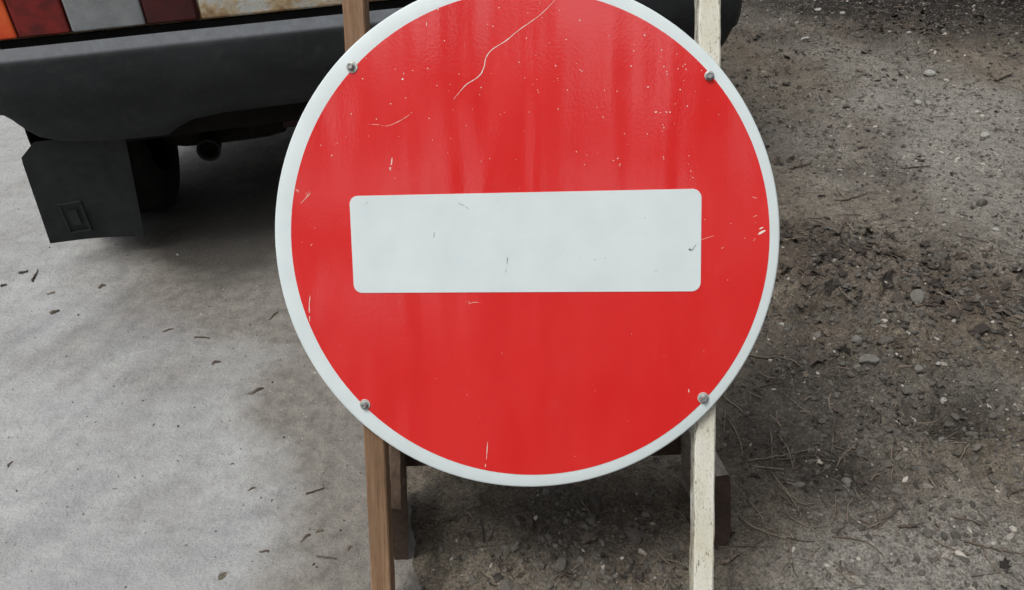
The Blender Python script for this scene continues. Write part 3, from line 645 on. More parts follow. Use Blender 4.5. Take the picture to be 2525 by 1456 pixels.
ST = [(D6, 612, 560, 78, 0, 'largest smooth grey stone of the gravelly patch, smaller stones touching its left'),
      (D6, 565, 467, 46, 0, 'upright angular grey stone above the largest stone of the gravelly patch'),
      (D6, 568, 583, 34, 0, 'pale grey stone at the lower left end of the largest stone'),
      (D6, 537, 547, 30, 1, 'round dark grey stone touching the left of the largest stone'),
      (D6, 510, 560, 30, 1, 'flat dark stone at the left end of the row of stones by the largest one'),
      (D6, 448, 368, 42, 0, 'grey stone lying just below the dark crack in the leafy mound'),
      (D6, 620, 208, 34, 0, 'grey rounded stone on the upper edge of the leafy mound, right of its twin'),
      (D6, 570, 220, 28, 1, 'darker stone left of the rounded one on the leafy mound'),
      (D6, 522, 246, 28, 1, 'brownish stone at the right end of the dark crack in the mound'),
      (D6, 815, 578, 44, 0, 'upright pale streaked stone right of the gravelly patch'),
      (D6, 930, 685, 32, 2, 'pale stone above the deep dark hole'),
      (D6, 815, 737, 30, 2, 'whitish angular stone left of and above the deep dark hole'),
      (D6, 925, 850, 48, 0, 'round grey stone at the lower lip of the deep dark hole'),
      (D6, 1045, 820, 46, 1, 'dark clod-like stone on the right rim of the deep hole'),
      (D6, 540, 990, 46, 0, 'flat grey stone half buried beside the dark hollow with twigs'),
      (D6, 590, 910, 42, 1, 'dark upright stone above the hollow with twigs'),
      (D6, 655, 383, 34, 1, 'dark flat stone on the bare dirt right of the leafy mound'),
      (D6, 272, 373, 24, 2, 'small white stone close to the lower right edge of the sign'),
      (D6, 305, 372, 32, 1, 'dark stone just right of the small white stone beside the sign'),
      (D6, 410, 434, 40, 0, 'grey broken stone below the mound, nearest the sign of the larger ones'),
      (D6, 1020, 540, 46, 1, 'flat dark stone on the right under the leaf litter'),
      (D6, 910, 120, 56, 1, 'long flat dark stone high on the leaf-strewn dirt'),
      (D6, 1035, 202, 34, 0, 'grey stone among the twigs at the right of the leaf litter'),
      (D6, 967, 378, 18, 2, 'bright white pebble among the dark leaves at right'),
      (D6, 815, 292, 78, 0, 'broad flat grey stone sunk in the dirt right of the mound'),
      (D6, 670, 702, 40, 1, 'dark leaning stone in the lower gravelly patch'),
      (D6, 780, 655, 48, 1, 'dark flat stone between the gravelly patch and the hole'),
      (D6, 695, 830, 34, 1, 'dark stone on the slope below the gravelly patch'),
      (D6, 855, 1250, 46, 1, 'flat dark stone in the bare dirt near the bottom of the photo'),
      (D6, 705, 500, 30, 0, 'small grey stone above and right of the largest stone'),
      (D6, 895, 571, 22, 2, 'small pale pebble right of the upright streaked stone'),
      (D6, 435, 468, 24, 1, 'small dark pebble left of the upright angular stone'),
      (D6, 590, 491, 22, 2, 'small pale pebble under the upright angular stone'),
      (D6, 1130, 740, 40, 1, 'dark stone on the right past the deep hole'),
      (D6, 1010, 725, 22, 0, 'grey pebble above the right rim of the deep hole'),
      (D5, 1175, 622, 44, 2, 'left one of two pale stones sunk side by side on the upper dirt'),
      (D5, 1237, 625, 40, 2, 'right one of two pale stones sunk side by side on the upper dirt'),
      (D5, 1165, 672, 28, 0, 'small grey stone just below the pair of pale stones'),
      (D5, 1310, 1243, 52, 0, 'grey stone alone on the bare dirt above the leaf litter'),
      (D5, 527, 230, 50, 2, 'pale flat stone on the upper dirt right of the car bumper'),
      (D5, 600, 57, 54, 2, 'pale flat stone near the top of the photo'),
      (D5, 740, 75, 34, 2, 'white knobbly stone at the top near the dark leaf bank'),
      (D5, 1570, 798, 52, 2, 'bright white flat chip on the dirt at the right'),
      (D5, 1125, 216, 32, 2, 'small pale stone on the greyish gravel at the top'),
      (D5, 765, 630, 50, 1, 'dark flat stone on the bare brown dirt right of the sign'),
      (D5, 330, 533, 36, 0, 'grey stone close to the upper right edge of the sign'),
      (D5, 1630, 1358, 40, 2, 'white chip just above the leaf litter at the right edge'),
      (D5, 1545, 1210, 70, 1, 'large flat brownish stone sunk at the right'),
      (D5, 1245, 450, 60, 2, 'broad pale stone almost level with the upper dirt')]
for i, (fn, x, y, s_, m, lab) in enumerate(ST):
    stone(*fn(x, y), s_*(k6 if fn is D6 else k5), m, lab, GS, random.uniform(.6, .95), random.uniform(.45, .75), 100+i)

# twigs
k = NT('twig_bark'); n = k.noise(200, 5, .65); n0 = k.noise(8, 2)
cc = k.mix(k.ramp(n, (.35, 0.), (.7, 1.)), (.045, .033, .026), (.115, .088, .068)); cc = k.mix(k.ramp(n0, (.45, 0.), (.6, 1.)), cc, (.17, .14, .11)); M_TWIG = k.out(cc, .85, k.bump(n, .001), 0, .3)
k = NT('pale_twig'); n = k.noise(200, 5, .65); M_TWIG2 = k.out(k.mix(k.ramp(n, (.35, 0.), (.7, 1.)), (.11, .088, .068), (.20, .165, .13)), .8, k.bump(n, .001), 0, .3)
def tube(P, R, ns=6):
    P = np.asarray(P, float); n = len(P); V, F = [], []
    for i in range(n):
        d = P[min(i+1, n-1)]-P[max(i-1, 0)]; d /= np.linalg.norm(d)+1e-9; a = np.cross(d, [0, 0, 1.0]); a /= np.linalg.norm(a)+1e-9; b = np.cross(a, d)
        for k_ in range(ns): t = 2*math.pi*k_/ns; V.append(P[i]+R[i]*(a*math.cos(t)+b*math.sin(t)))
    for i in range(n-1):
        for k_ in range(ns): F.append((i*ns+k_, i*ns+(k_+1) % ns, (i+1)*ns+(k_+1) % ns, (i+1)*ns+k_))
    F.append(tuple(range(ns))[::-1]); F.append(tuple((n-1)*ns+k_ for k_ in range(ns))); return V, F
def smooth_line(pts, per=5):
    pts = [np.array(p, float) for p in pts]; P = []
    for i in range(len(pts)-1):
        p0, p1, p2, p3 = pts[max(i-1, 0)], pts[i], pts[i+1], pts[min(i+2, len(pts)-1)]
        for t in np.linspace(0, 1, per, endpoint=False): P.append(.5*((2*p1)+(-p0+p2)*t+(2*p0-5*p1+4*p2-p3)*t*t+(-p0+3*p1-3*p2+p3)*t**3))
    P.append(pts[-1]); return np.array(P)
def twig(pts, wpx, mat, label, group='fallen twigs on the dirt', cat='twig'):
    Q = smooth_line([gp(u, v)[:2] for u, v in pts], 6); n = len(Q); r0 = wpx*pxm(np.array([*Q[0], 0]))*.62
    Q = Q + rng.normal(0, r0*.35, Q.shape); h = ground_h(Q[:, 0], Q[:, 1])
    hs_ = np.convolve(np.pad(h, 3, mode='edge'), np.ones(7)/7, 'valid'); zz = np.maximum(hs_, h)+r0*.9+.0006
    R = r0*(1-.5*np.linspace(0, 1, n))*rng.uniform(.8, 1.2, n); base = np.array([Q[0, 0], Q[0, 1], zz[0]])
    V, F = tube(np.column_stack([Q, zz])-base, R)
    if n > 12 and random.random() < .55:              # a side shoot
        i = n//2; d = Q[i]-Q[i-2]; a = random.choice((-.7, .7)); d = np.array([d[0]*math.cos(a)-d[1]*math.sin(a), d[0]*math.sin(a)+d[1]*math.cos(a)])/np.linalg.norm(d)
        L = random.uniform(.015, .03); q = np.array([[Q[i, 0], Q[i, 1], zz[i]]+np.array([d[0]*L*t, d[1]*L*t, .006*t]) for t in (0, .5, 1)])-base
        v2, f2 = tube(q, [R[i]*.7, R[i]*.6, R[i]*.4]); o_ = len(V); V += v2; F += [tuple(a_+o_ for a_ in f) for f in f2]
    o = mesh_np('twig', V, F, [M_TWIG, M_TWIG2][mat], smooth=True); o.location = base; return tag(o, label, cat, group)
T6 = [([(55, 785), (80, 830), (105, 880), (110, 935)], 6, 0, 'dark bent twig just below the sign rim, beside the grey plank'),
      ([(40, 725), (35, 835)], 5, 0, 'short upright twig nearest the lower right sign edge above the plank'),
      ([(225, 820), (228, 890), (230, 965)], 5, 0, 'straight twig lying towards the viewer, left of the crossing twigs'),
      ([(255, 830), (275, 870), (300, 905), (312, 985)], 5, 0, 'kinked dark twig right of the straight one near the crossing twigs'),
      ([(130, 948), (210, 935), (280, 920), (375, 900)], 6, 1, 'long pale twig running across the others right of the grey plank'),
      ([(250, 940), (330, 937), (400, 938), (475, 940)], 5, 0, 'level dark twig pointing right from the crossing point'),
      ([(410, 880), (408, 925), (410, 965)], 5, 1, 'short pale twig standing across the level dark twig'),
      ([(478, 825), (476, 870), (472, 905)], 5, 1, 'pale short twig above the dark hollow'),
      ([(575, 872), (520, 910), (495, 955)], 6, 1, 'pale slanting twig at the top right of the dark hollow'),
      ([(713, 895), (720, 960), (716, 1030)], 6, 1, 'lone pale twig pointing down on bare dirt right of the hollow'),
      ([(230, 1005), (280, 1070), (345, 1120), (400, 1118)], 6, 0, 'long twig curving down to the right below the crossing twigs'),
      ([(265, 1060), (310, 1110), (345, 1165), (325, 1195)], 6, 1, 'hooked twig below the long curving one'),
      ([(95, 1170), (160, 1215), (250, 1250), (330, 1280)], 7, 0, 'long dark twig starting beside the dark plank end'),
      ([(300, 1265), (300, 1340), (270, 1390), (283, 1425)], 6, 1, 'crooked pale twig low at the bottom beside the white post'),
      ([(80, 1283), (150, 1290), (230, 1292)], 6, 0, 'level dark twig just right of the white post below the plank'),
      ([(25, 1365), (60, 1346), (98, 1325)], 15, 1, 'short thick split stick right beside the white post'),
      ([(470, 1255), (560, 1270), (620, 1295), (680, 1335)], 6, 0, 'arched dark twig in the middle of the lower dirt'),
      ([(485, 1085), (485, 1140), (468, 1205)], 6, 1, 'pale bowed twig below the dark hollow, left of a similar one'),
      ([(555, 1100), (532, 1150), (535, 1215)], 6, 0, 'dark bowed twig below the hollow, right of the pale one'),
      ([(612, 1222), (680, 1200)], 9, 1, 'short straight pale stick above the arched twig'),
      ([(130, 1095), (180, 1160), (210, 1215), (255, 1230)], 6, 0, 'dark twig bending along the right of the plank end'),
      ([(290, 1170), (380, 1220), (435, 1260)], 6, 0, 'dark twig below the hooked one, pointing to the lower right'),
      ([(1000, 1285), (1090, 1310), (1170, 1325), (1250, 1330)], 7, 0, 'long dark twig at the lower right edge of the dirt'),
      ([(1020, 895), (1000, 925), (970, 960)], 6, 1, 'pale twig slanting just below the deep hole'),
      ([(880, 1280), (960, 1315), (1040, 1340)], 6, 0, 'twig ending at the left of the long lower right twig'),
      ([(1070, 1310), (1120, 1390), (1200, 1440)], 6, 0, 'twig branching downward from the long lower right twig'),
      ([(490, 1385), (530, 1425), (570, 1450)], 6, 0, 'small twig at the very bottom, right one of two alike'),
      ([(440, 1385), (465, 1412), (480, 1435)], 5, 0, 'small twig at the very bottom, left one of two alike'),
      ([(1175, 1100), (1215, 1078), (1256, 1060)], 8, 0, 'twig slanting out at the right edge below the pale dirt'),
      ([(735, 1227), (775, 1224), (815, 1218)], 10, 0, 'short thick dark stick in the middle of the lower dirt'),
      ([(950, 1190), (1030, 1207), (1095, 1225)], 6, 0, 'dark twig above the long lower right twig'),
      ([(845, 850), (853, 890), (848, 930)], 5, 0, 'short twig left of and below the deep hole'),
      ([(810, 322), (880, 320), (950, 310)], 8, 0, 'level dark twig beside the broad flat stone'),
      ([(870, 250), (940, 278), (1000, 298)], 7, 0, 'dark twig over the leaf litter at right'),
      ([(25, 680), (80, 722), (112, 752)], 7, 0, 'dark twig under the sign rim at lower right'),
      ([(130, 525), (200, 537), (270, 530)], 9, 0, 'dark stick touching the lower right edge of the sign'),
      ([(255, 535), (310, 562), (355, 582)], 5, 0, 'thin twig right of the stick that touches the sign'),
      ([(140, 672), (190, 690)], 6, 0, 'tiny dark twig in front of the lower right sign rim'),
      ([(165, 650), (230, 632), (285, 630)], 5, 0, 'thin level twig on the brown dirt near the sign'),
      ([(1035, 190), (960, 215), (1070, 180)], 5, 0, 'thin twig at the top of the leaf litter at right')]
for pts, wp, m, lab in T6: twig([D6(*p) for p in pts], wp*k6, m, lab)
T5 = [([(440, 995), (505, 968), (565, 943)], 10, 0, 'straight dark twig on brown dirt near the right edge of the sign'),
      ([(705, 1170), (780, 1167), (890, 1128)], 8, 0, 'dark twig meeting another at a sharp angle above the leafy mound'),
      ([(710, 1095), (735, 1135), (768, 1168)], 8, 0, 'short twig that ends on the longer one above the leafy mound'),
      ([(1630, 482), (1680, 462), (1725, 440)], 16, 1, 'thick grey stick near the upper right edge of the photo'),
      ([(760, 1310), (790, 1345), (820, 1372)], 9, 0, 'dark twig lying on the top of the leafy mound'),
      ([(815, 930), (845, 965)], 8, 0, 'short dark twig on bare dirt above the angled pair'),
      ([(1080, 978), (1160, 976), (1250, 966)], 7, 0, 'thin level twig across the middle of the upper dirt')]
for pts, wp, m, lab in T5: twig([D5(*p) for p in pts], wp*k5, m, lab)
T8 = [([(1490, 235), (1600, 270), (1750, 355), (1940, 460)], 10, 0, 'long straight twig in the shade under the sign, left of the white post'),
      ([(1600, 900), (1630, 1020), (1675, 1135)], 14, 0, 'dark twig beside the white post in the lower shade'),
      ([(1590, 1095), (1660, 1165), (1730, 1245)], 18, 1, 'pale split stick left of the white post near the bottom'),
      ([(1690, 1090), (1800, 1115), (1945, 1135)], 9, 0, 'thin twig running under the white post'),
      ([(1410, 1290), (1480, 1385), (1580, 1450)], 14, 1, 'pale curved twig at the bottom between the posts'),
      ([(600, 1375), (660, 1335), (725, 1290)], 18, 0, 'dark stick at the bottom middle between the posts'),
      ([(280, 790), (300, 730)], 10, 0, 'short twig in the shade under the middle of the sign')]
for pts, wp, m, lab in T8: twig([D8(*p) for p in pts], wp*.27612*S1, m, lab)
# crumbs of bark and dirt on the pavement
CL = [([(1062, 612), (1095, 604), (1130, 592)], 17, 'dark bark scrap on the pavement left of the brown post'), ([(1285, 1245), (1305, 1222), (1332, 1218)], 14, 'dark curled bark scrap near the foot of the brown post'),
      ([(80, 100), (122, 92)], 7, 'thin dark stick on the pavement below the mud flap'), ([(140, 135), (162, 85)], 6, 'upright thin twig on the pavement left of the flap shadow'),
      ([(0, 158), (32, 150)], 8, 'dark stick at the left edge of the pavement'), ([(225, 275), (245, 258)], 20, 'black round crumb on the open pavement'), ([(425, 163), (450, 155)], 17, 'dark crumb on the pavement under the mud flap'),
      ([(203, 184), (230, 182)], 10, 'flat dark crumb left of the round one'), ([(700, 352), (742, 345)], 12, 'dark smear of bark in the middle of the pavement'), ([(1145, 300), (1195, 265)], 12, 'dark scrap beside the left edge of the sign'),
      ([(35, 935), (52, 905)], 11, 'dark crumb at the lower left of the pavement'), ([(1360, 1210), (1378, 1198)], 16, 'dark lump just right of the curled scrap'), ([(1490, 1285), (1502, 1270)], 16, 'small dark lump touching the brown post'),
      ([(980, 914), (1000, 910)], 9, 'small dark crumb left of the brown post'), ([(1115, 1288), (1148, 1298)], 14, 'brown scrap at the bottom of the pavement'), ([(910, 490), (940, 478)], 18, 'dark leafy crumb near the lower left sign edge'),
      ([(1310, 1045), (1390, 1018)], 6, 'thin stick on the pavement left of the brown post'), ([(1355, 1312), (1440, 1325)], 6, 'thin dark twig at the foot of the brown post'), ([(835, 378), (900, 381)], 5, 'fine straw in the middle of the pavement'),
      ([(1060, 1022), (1092, 1018)], 12, 'dark scrap on the pavement left of the thin stick')]
for pts, wp, lab in CL:
    if wp < 9: twig([D2(*p) for p in pts], wp/1.529*S1, 0, lab, 'bark scraps and crumbs on the pavement', 'twig'); continue
    A_, B_ = gp(*D2(*pts[0])), gp(*D2(*pts[-1])); md = (A_+B_)/2; L = np.linalg.norm(B_-A_)+wp/1.529*S1*pxm(md); an = math.atan2(B_[1]-A_[1], B_[0]-A_[0]); wd = wp/1.529*S1*pxm(md)
    r = random.Random(int(pts[0][0])); W = rockshape(KV, int(pts[0][0])); W = W*(1+.6*pn(W[:, 0]*4+5, W[:, 1]*4+W[:, 2]*3, int(wp)))[:, None]*np.array([L*.44, wd*.5, wd*.26])
    W[:, 1] += wd*.5*np.sin(W[:, 0]/L*5+r.uniform(0, 3)); c_, s_ = math.cos(an), math.sin(an); W = W @ np.array([[c_, s_, 0], [-s_, c_, 0], [0, 0, 1]])
    o = mesh_np('bark_scrap', W, KF, M_TWIG if r.random() < .5 else M_TWIG2, smooth=False); o.location = (md[0], md[1], float(ground_h(md[0], md[1]))+wd*.12); tag(o, lab, 'bark scrap', 'bark scraps and crumbs on the pavement')

# leaves
def leaf_mat():
    k = NT('dead_leaf'); t = k.attr('tint'); n = k.noise(120, 4, .6)
    c = k.mix(1.0, t, k.ramp(n, (.25, (.6, .6, .6)), (.5, (1., 1., 1.)), (.75, (1.3, 1.3, 1.3))), 'MULTIPLY'); return k.out(c, .75, k.bump(n, .001), 0, .35)
M_LEAF = leaf_mat()
def leafshape(r, size, kind=0):
    """outline of a dead leaf: lobed, curled; returns verts, faces (fan)"""
    n = 14; V = [(0, 0, 0)]; asp = r.uniform(.25, .75); cu = r.uniform(-1, 1)*2.2; cv = r.uniform(.2, 2.6); lob = r.uniform(.15, .5)
    for i in range(n):
        a = 2*math.pi*i/n; q = size*.5*(1-lob*(i % 2))*r.uniform(.65, 1.15); x, y = q*math.cos(a), q*math.sin(a)*asp
        V.append((x, y, (cv*y*y+cu*x*x*.5)/size+r.uniform(-.07, .07)*size))
    return np.array(V), [(0, i+1, (i+1) % n+1) for i in range(n)]
def rotz_tilt(r, tilt=.4):
    a, b, c = r.uniform(0, 6.28), r.gauss(0, tilt), r.gauss(0, tilt)
    return np.array((Matrix.Rotation(a, 3, 'Z') @ Matrix.Rotation(b, 3, 'X') @ Matrix.Rotation(c, 3, 'Y')))
LTINT = [(.072, .056, .044), (.055, .044, .036), (.095, .076, .060), (.038, .032, .027), (.13, .105, .08), (.088, .080, .069)]
LV = [(D5, 875, 325, 62, 2, 'curled brown leaf alone on the greyish upper dirt'), (D5, 840, 440, 70, 4, 'upper light brown leaf of the crumpled heap on the upper dirt'), (D5, 820, 470, 60, 4, 'lower left leaf of the crumpled light brown heap'), (D5, 880, 462, 58, 2, 'right leaf of the crumpled light brown heap'),
      (D5, 1545, 232, 60, 1, 'dark leaf at the foot of the leaf bank'), (D5, 1000, 462, 44, 3, 'blackish leaf right of the light brown heap'), (D6, 895, 466, 62, 4, 'long tan leaf on the dark litter at right'), (D6, 1000, 232, 40, 2, 'brown leaf among twigs on the litter at right'),
      (D6, 1230, 362, 34, 4, 'tan leaf at the right edge of the photo'), (D6, 360, 606, 34, 4, 'pale crumpled leaf scrap below the sign edge'), (D8, 215, 620, 110, 1, 'dark leaf in the shade under the left half of the sign'), (D8, 790, 1080, 70, 5, 'grey leaf in the middle between the posts'),
      (D8, 1655, 1285, 85, 0, 'brown leaf near the bottom beside the white post'), (D8, 790, 935, 80, 0, 'brown leaf above the grey one between the posts'), (D8, 605, 1100, 80, 5, 'greyish jagged leaf left of the grey one'), (D8, 1600, 690, 80, 0, 'brown curled leaf in the shade left of the white post'), (D6, 355, 240, 55, 0, 'brown leaf hanging on the edge of the leafy mound'), (D6, 345, 295, 60, 0, 'brown leaf below the other on the mound beside the sign')]
for i, (fn, x, y, s_, t, lab) in enumerate(LV):
    P = gp(*fn(x, y)); r = random.Random(500+i); sz = s_*pxm(P)*(k6 if fn is D6 else k5 if fn is D5 else .27612*S1)*1.1
    V, F = leafshape(r, sz); V = V @ rotz_tilt(r, .18).T
    o = mesh_np('dead_leaf', V, F, M_LEAF, smooth=False, attr={'tint': np.tile(np.array(LTINT[t]), (len(V), 1))})
    o.location = (P[0], P[1], float(ground_h(P[0], P[1]))-V[:, 2].min()*.6+.002); tag(o, lab, 'leaf', 'single fallen leaves on the dirt')
def scatter(n, wf, x0=-.25, x1=2.5, y0=.62, y1=4.4, seed=1):
    r = np.random.default_rng(seed); X, Y = r.uniform(x0, x1, n*14), r.uniform(y0, y1, n*14); W = wf(X, Y)*(.25+.9*sst(-.25, .45, fbm(X, Y, 7, 3, 80+seed)))*(.5+.7*sst(-.2, .3, fbm(X, Y, 22, 2, 90+seed))); W = W/np.quantile(W, .97)
    keep = r.uniform(0, 1, n*14) < W; X, Y = X[keep][:n], Y[keep][:n]
    return X, Y, ground_h(X, Y)
def stuff(name, cat, label, n, wf, make, mat, seed, **kw):
    X, Y, Z = scatter(n, wf, seed=seed, **kw); VV, FF, TT = [], [], []; off = 0; r = random.Random(seed)
    for x, y, z in zip(X, Y, Z):
        V, F, t = make(r, x, y); V = V+np.array([x, y, z]); VV.append(V); FF += [tuple(a+off for a in f) for f in F]; TT.append(np.tile(np.array(t), (len(V), 1))); off += len(V)
    o = mesh_np(name, np.concatenate(VV), FF, mat, smooth=False, attr={'tint': np.concatenate(TT)}); return tag(o, label, cat, kind='stuff')
inmud = lambda x, y: (mud_ramp(x, y) > .55)*1.0
nearw = lambda x, y: 1/(.4+y*.35)
def mk_leaf(r, x, y):
    V, F = leafshape(r, min(.055, r.lognormvariate(math.log(.011+.012*float(dens(LEAFY, np.array(x), np.array(y)) > .5)), .5)))
    V = V @ rotz_tilt(r, .35).T; V[:, 2] += .0015-V[:, 2].min()*.4; t = r.choice(LTINT[:4]+LTINT[5:]+LTINT[:2]); q = r.uniform(.6, 1.15); return V, F, tuple(v*q for v in t)
stuff('leaf_litter', 'leaf litter', 'brown dead leaf scraps strewn thickly over the dirt', 6500, lambda x, y: inmud(x, y)*(.10+np.clip(dens(LEAFY, x, y), 0, 1.2)+.45*np.clip(dens(HUMUS, x, y), 0, 1)+.25*np.clip(dens(ROUGH, x, y), 0, 1))*nearw(x, y)**.5, mk_leaf, M_LEAF, 21)
GT = [(rockshape(KV, 900+i), KF) for i in range(14)]+[(rockshape(JV, 950+i)*(1+np.random.default_rng(i).uniform(-.3, .25, (len(JV), 1))), JF) for i in range(24)]
def mk_grain(r, x, y):
    s_ = min(r.lognormvariate(math.log(.0020), .6), .008); V, F = GT[r.randrange(14)] if s_ > .0035 else GT[14+r.randrange(24)]
    V = V*np.array([s_*r.uniform(.9, 1.6), s_*r.uniform(.6, 1.0), s_*r.uniform(.4, .8)])
    V = V @ rotz_tilt(r, .4).T; V[:, 2] -= s_*.05; g_ = r.choice((.07, .08, .09, .10, .11, .12, .13)) if r.random() > .07+.12*float(dens(PALE, np.array(x), np.array(y)) > .5) else r.uniform(.2, .40); return V, F, (g_*1.05, g_*.96, g_*.84)
k = NT('gravel'); t = k.attr('tint'); n = k.noise(500, 3, .6); M_GRAV = k.out(k.mix(1.0, t, k.ramp(n, (.3, (.7, .7, .7)), (.7, (1.25, 1.25, 1.25))), 'MULTIPLY'), .85, k.bump(n, .0006), 0, .3)
stuff('gravel', 'gravel', 'fine gravel and soil crumbs over the dirt beside the sign', 36000, lambda x, y: inmud(x, y)*(.05+1.0*np.clip(dens(ROUGH, x, y), 0, 1.2)+.45*dens(PALE, x, y))*nearw(x, y), mk_grain, M_GRAV, 22)
def mk_clod(r, x, y):
    s_ = min(r.lognormvariate(math.log(.0048), .45), .013); V, F = GT[r.randrange(14)]; V = V*(1+np.array([[r.uniform(-.12, .12)] for _ in range(len(V))]))*np.array([s_*r.uniform(.9, 1.5), s_*r.uniform(.7, 1.), s_*r.uniform(.5, .8)])
    V = V @ rotz_tilt(r, .3).T; V[:, 2] -= s_*.12; g_ = r.choice((.055, .07, .08, .09, .10)); return V, F, (g_*1.06, g_*.95, g_*.81)
stuff('soil_clods', 'soil clods', 'dark crumbly clods of broken soil beside the sign', 1100, lambda x, y: inmud(x, y)*(.03+np.clip(dens(ROUGH, x, y), 0, 1.3)**1.3)*nearw(x, y), mk_clod, M_GRAV, 25)
def mk_twig(r, x, y):
    L = r.lognormvariate(math.log(.026), .5); a = r.uniform(0, 6.28); b = r.gauss(0, .25); R = r.uniform(.0006, .0015)
    p = np.array([[0, 0, 0], [L*.35*math.cos(a), L*.35*math.sin(a), r.uniform(0, .003)], [L*.7*math.cos(a+b*.6), L*.7*math.sin(a+b*.6), r.uniform(0, .004)], [L*math.cos(a+b), L*math.sin(a+b), r.uniform(0, .003)]])
    V, F = tube(p, [R, R, R*.8, R*.5], 4); V = np.array(V); V[:, 2] += .0015; q = r.uniform(.04, .11) if r.random() < .8 else r.uniform(.14, .22); return V, F, (q*1.05, q*.83, q*.66)
TWZ = G([(1950, 1150, .16, .16, .8), (2000, 1300, .25, .1, .5), (2400, 700, .22, .16, .9), (2000, 650, .16, .18, .8), (2200, 1250, .3, .12, .5), (1900, 950, .1, .1, .6)])
stuff('twig_litter', 'twig litter', 'thin broken twigs and needles scattered over the dirt', 2600, lambda x, y: inmud(x, y)*(.12+np.clip(wsum(x, y, TWZ), 0, 1.2)+.25*dens(HUMUS, x, y)), mk_twig, M_LEAF, 23)
def mk_grit(r, x, y):
    V, F, t = mk_grain(r, x, y); V = V*.45; g_ = r.choice((.05, .08, .2, .3, .45)); return V, F, (g_, g_*.97, g_*.92)
stuff('grit', 'grit', 'fine loose grit lying on the grey pavement', 2200, lambda x, y: (mud_ramp(x, y) < .5)*(.25+.8*sst(-.5, 0, x-edge_x(y))), mk_grit, M_GRAV, 24, x0=-1.6, x1=.2, y0=.7, y1=2.4)

# dark shrub at the top of the bank, its low shoots reaching into view
def shrub(px, py, rx, ry, rz, n, seed, label):
    r = random.Random(seed); b = empty('shrub'); b.location = (px, py, 0); VV, FF, off = [], [], 0; TT = []
    SVs, SFs = [], []
    for s_ in range(26):
        a = r.uniform(0, 6.28); q = r.uniform(.3, 1); tip = np.array([rx*q*math.cos(a), ry*q*math.sin(a), rz*r.uniform(.3, 1.0)])
        P = smooth_line([(0, 0, -.02), tuple(tip*np.array([.4, .4, .55])), tuple(tip)], 5); v, f = tube(P, np.linspace(.007, .0015, len(P)), 5)
        o_ = len(SVs); SVs += v; SFs += [tuple(i+o_ for i in ff) for ff in f]
        for _ in range(n//26):
            t = r.uniform(.3, 1); c = P[int(t*(len(P)-1))]+np.array([r.gauss(0, .05), r.gauss(0, .05), r.gauss(0, .035)]); L = r.uniform(.02, .045)
            V = np.array([(0, 0, 0), (L*.5, L*.28, .004), (L, 0, -.004), (L*.5, -L*.28, .004)]) @ rotz_tilt(r, .7).T + c; V[:, 2] = np.maximum(V[:, 2], .004)
            VV.append(V); FF += [(off, off+1, off+2), (off, off+2, off+3)]; off += 4; g_ = r.uniform(.5, 1.4); TT.append(np.tile(np.array((.022*g_, .034*g_, .014*g_)), (4, 1)))
    mesh_np('stems', SVs, SFs, M_TWIG, b); mesh_np('foliage', np.concatenate(VV), FF, M_LEAF, b, attr={'tint': np.concatenate(TT)})
    return tag(b, label, 'shrub')
P = gp(2420, -30)
shrub(P[0]+.15, P[1]+.02, .60, .34, .36, 4200, 3, 'dark green low shrub at the leaf bank in the top right corner')
shrub(P[0]-.9, P[1]+.85, .6, .4, .5, 2400, 4, 'dark shrub farther back past the top edge of the dirt')

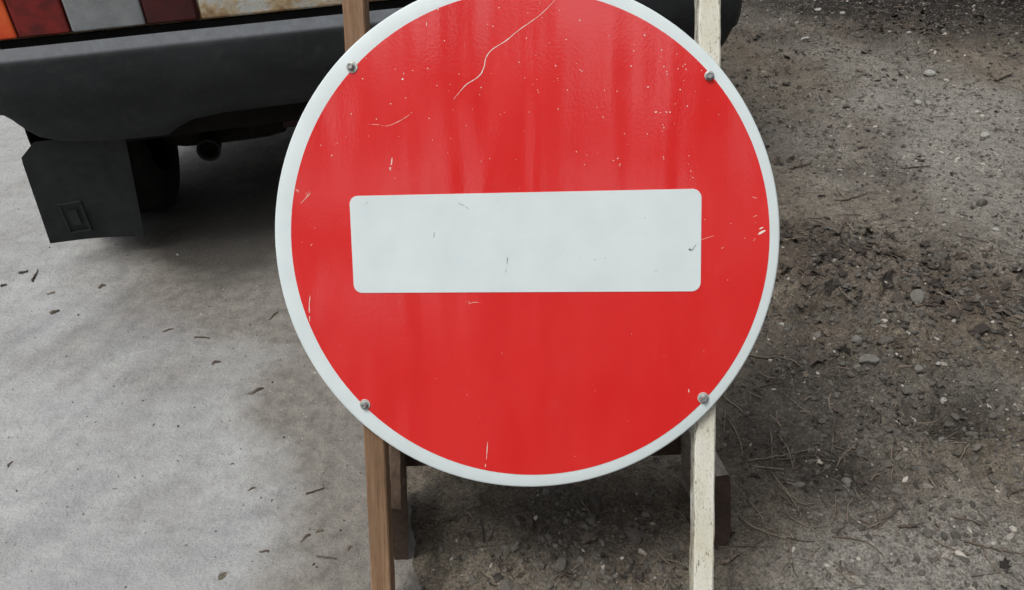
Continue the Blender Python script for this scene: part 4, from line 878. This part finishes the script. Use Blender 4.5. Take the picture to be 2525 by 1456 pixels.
# ------------------------------------------------------------------ unseen trees, added to block the low sky and shape the sign's reflections
M_BARK = wood('blocker_bark', (.07, .055, .043), (.14, .115, .09), None, 'z', .5)
k = NT('blocker_needles'); t = k.attr('tint'); M_NEED = k.out(t, .8, None, 0, .2)
def blocker_meshes(seed, H):
    r = random.Random(seed); P = [(0, 0, -.2), (.06, 0, H*.35), (-.05, .05, H*.7), (0, 0, H)]; Q = smooth_line(P, 6); V, F = tube(Q, np.linspace(.17, .02, len(Q)), 10)
    LV_, LF, LT, off = [], [], [], 0
    for b in range(46):
        h = H*r.uniform(.16, .97); L = (H-h)*.30+.35; a = r.uniform(0, 6.28); d = np.array([math.cos(a), math.sin(a)])
        q = np.array([[0, 0, h], [d[0]*L*.5, d[1]*L*.5, h-.02*L], [d[0]*L, d[1]*L, h-.28*L]]); v, f = tube(smooth_line(q, 4), np.linspace(.035, .006, 9), 5)
        o_ = len(V); V = list(V)+list(v); F = list(F)+[tuple(i+o_ for i in ff) for ff in f]
        for _ in range(60):
            t_ = r.uniform(.2, 1.05); c = q[0]*(1-t_)+q[2]*t_+np.array([r.gauss(0, .12*L), r.gauss(0, .12*L), r.gauss(-.06, .10)]); s_ = r.uniform(.07, .2)
            W = np.array([(-s_, 0, 0), (0, -s_*.35, .03), (s_, 0, -.03), (0, s_*.35, .02)]) @ rotz_tilt(r, .6).T + c
            LV_.append(W); LF += [(off, off+1, off+2), (off, off+2, off+3)]; off += 4; g_ = r.uniform(.6, 1.5); LT.append(np.tile(np.array((.024*g_, .040*g_, .020*g_)), (4, 1)))
    return (V, F), (np.concatenate(LV_), LF, np.concatenate(LT))
TM = [blocker_meshes(31, 9.6), blocker_meshes(32, 8.3)]; TD = []
for i, (az, dist, kd, sc_) in enumerate([(176, 8.5, 0, 1), (159, 9.5, 1, 1.05), (203, 8.5, 1, 1.12), (140, 9, 0, .95), (220, 10, 0, 1.05), (118, 9.5, 1, 1.1), (243, 9.5, 1, 1), (96, 10, 0, 1), (266, 10.5, 0, .9), (167, 13, 1, 1.4), (189, 14, 1, .84), (197, 12.5, 0, 1.15), (180.5, 12.5, 1, 1.3), (194.5, 11, 1, 1.25), (183.5, 11.5, 0, 1.1), (150, 13, 0, 1.2), (212, 13, 1, 1.35), (70, 12, 1, 1.2), (50, 13, 0, 1)]):
    t = empty('blocker_spruce'); a = math.radians(az); t.location = (dist*math.sin(a), dist*math.cos(a), -.02); t.rotation_euler = (0, 0, i*1.7); t.scale = (sc_,)*3
    if len(TD) <= kd and i < 2:
        (v, f), (lv, lf, lt) = TM[kd]; TD.append((mesh_np('trunk', v, f, M_BARK, t, smooth=True).data, mesh_np('crown', lv, lf, M_NEED, t, attr={'tint': lt}).data))
    else:
        for nm, me in zip(('trunk', 'crown'), TD[kd]): o = bpy.data.objects.new(nm, me); COL.objects.link(o); o.parent = t
    tag(t, 'unseen dark spruce, added to block low sky and shape reflections', 'tree', 'added spruces blocking the low sky')
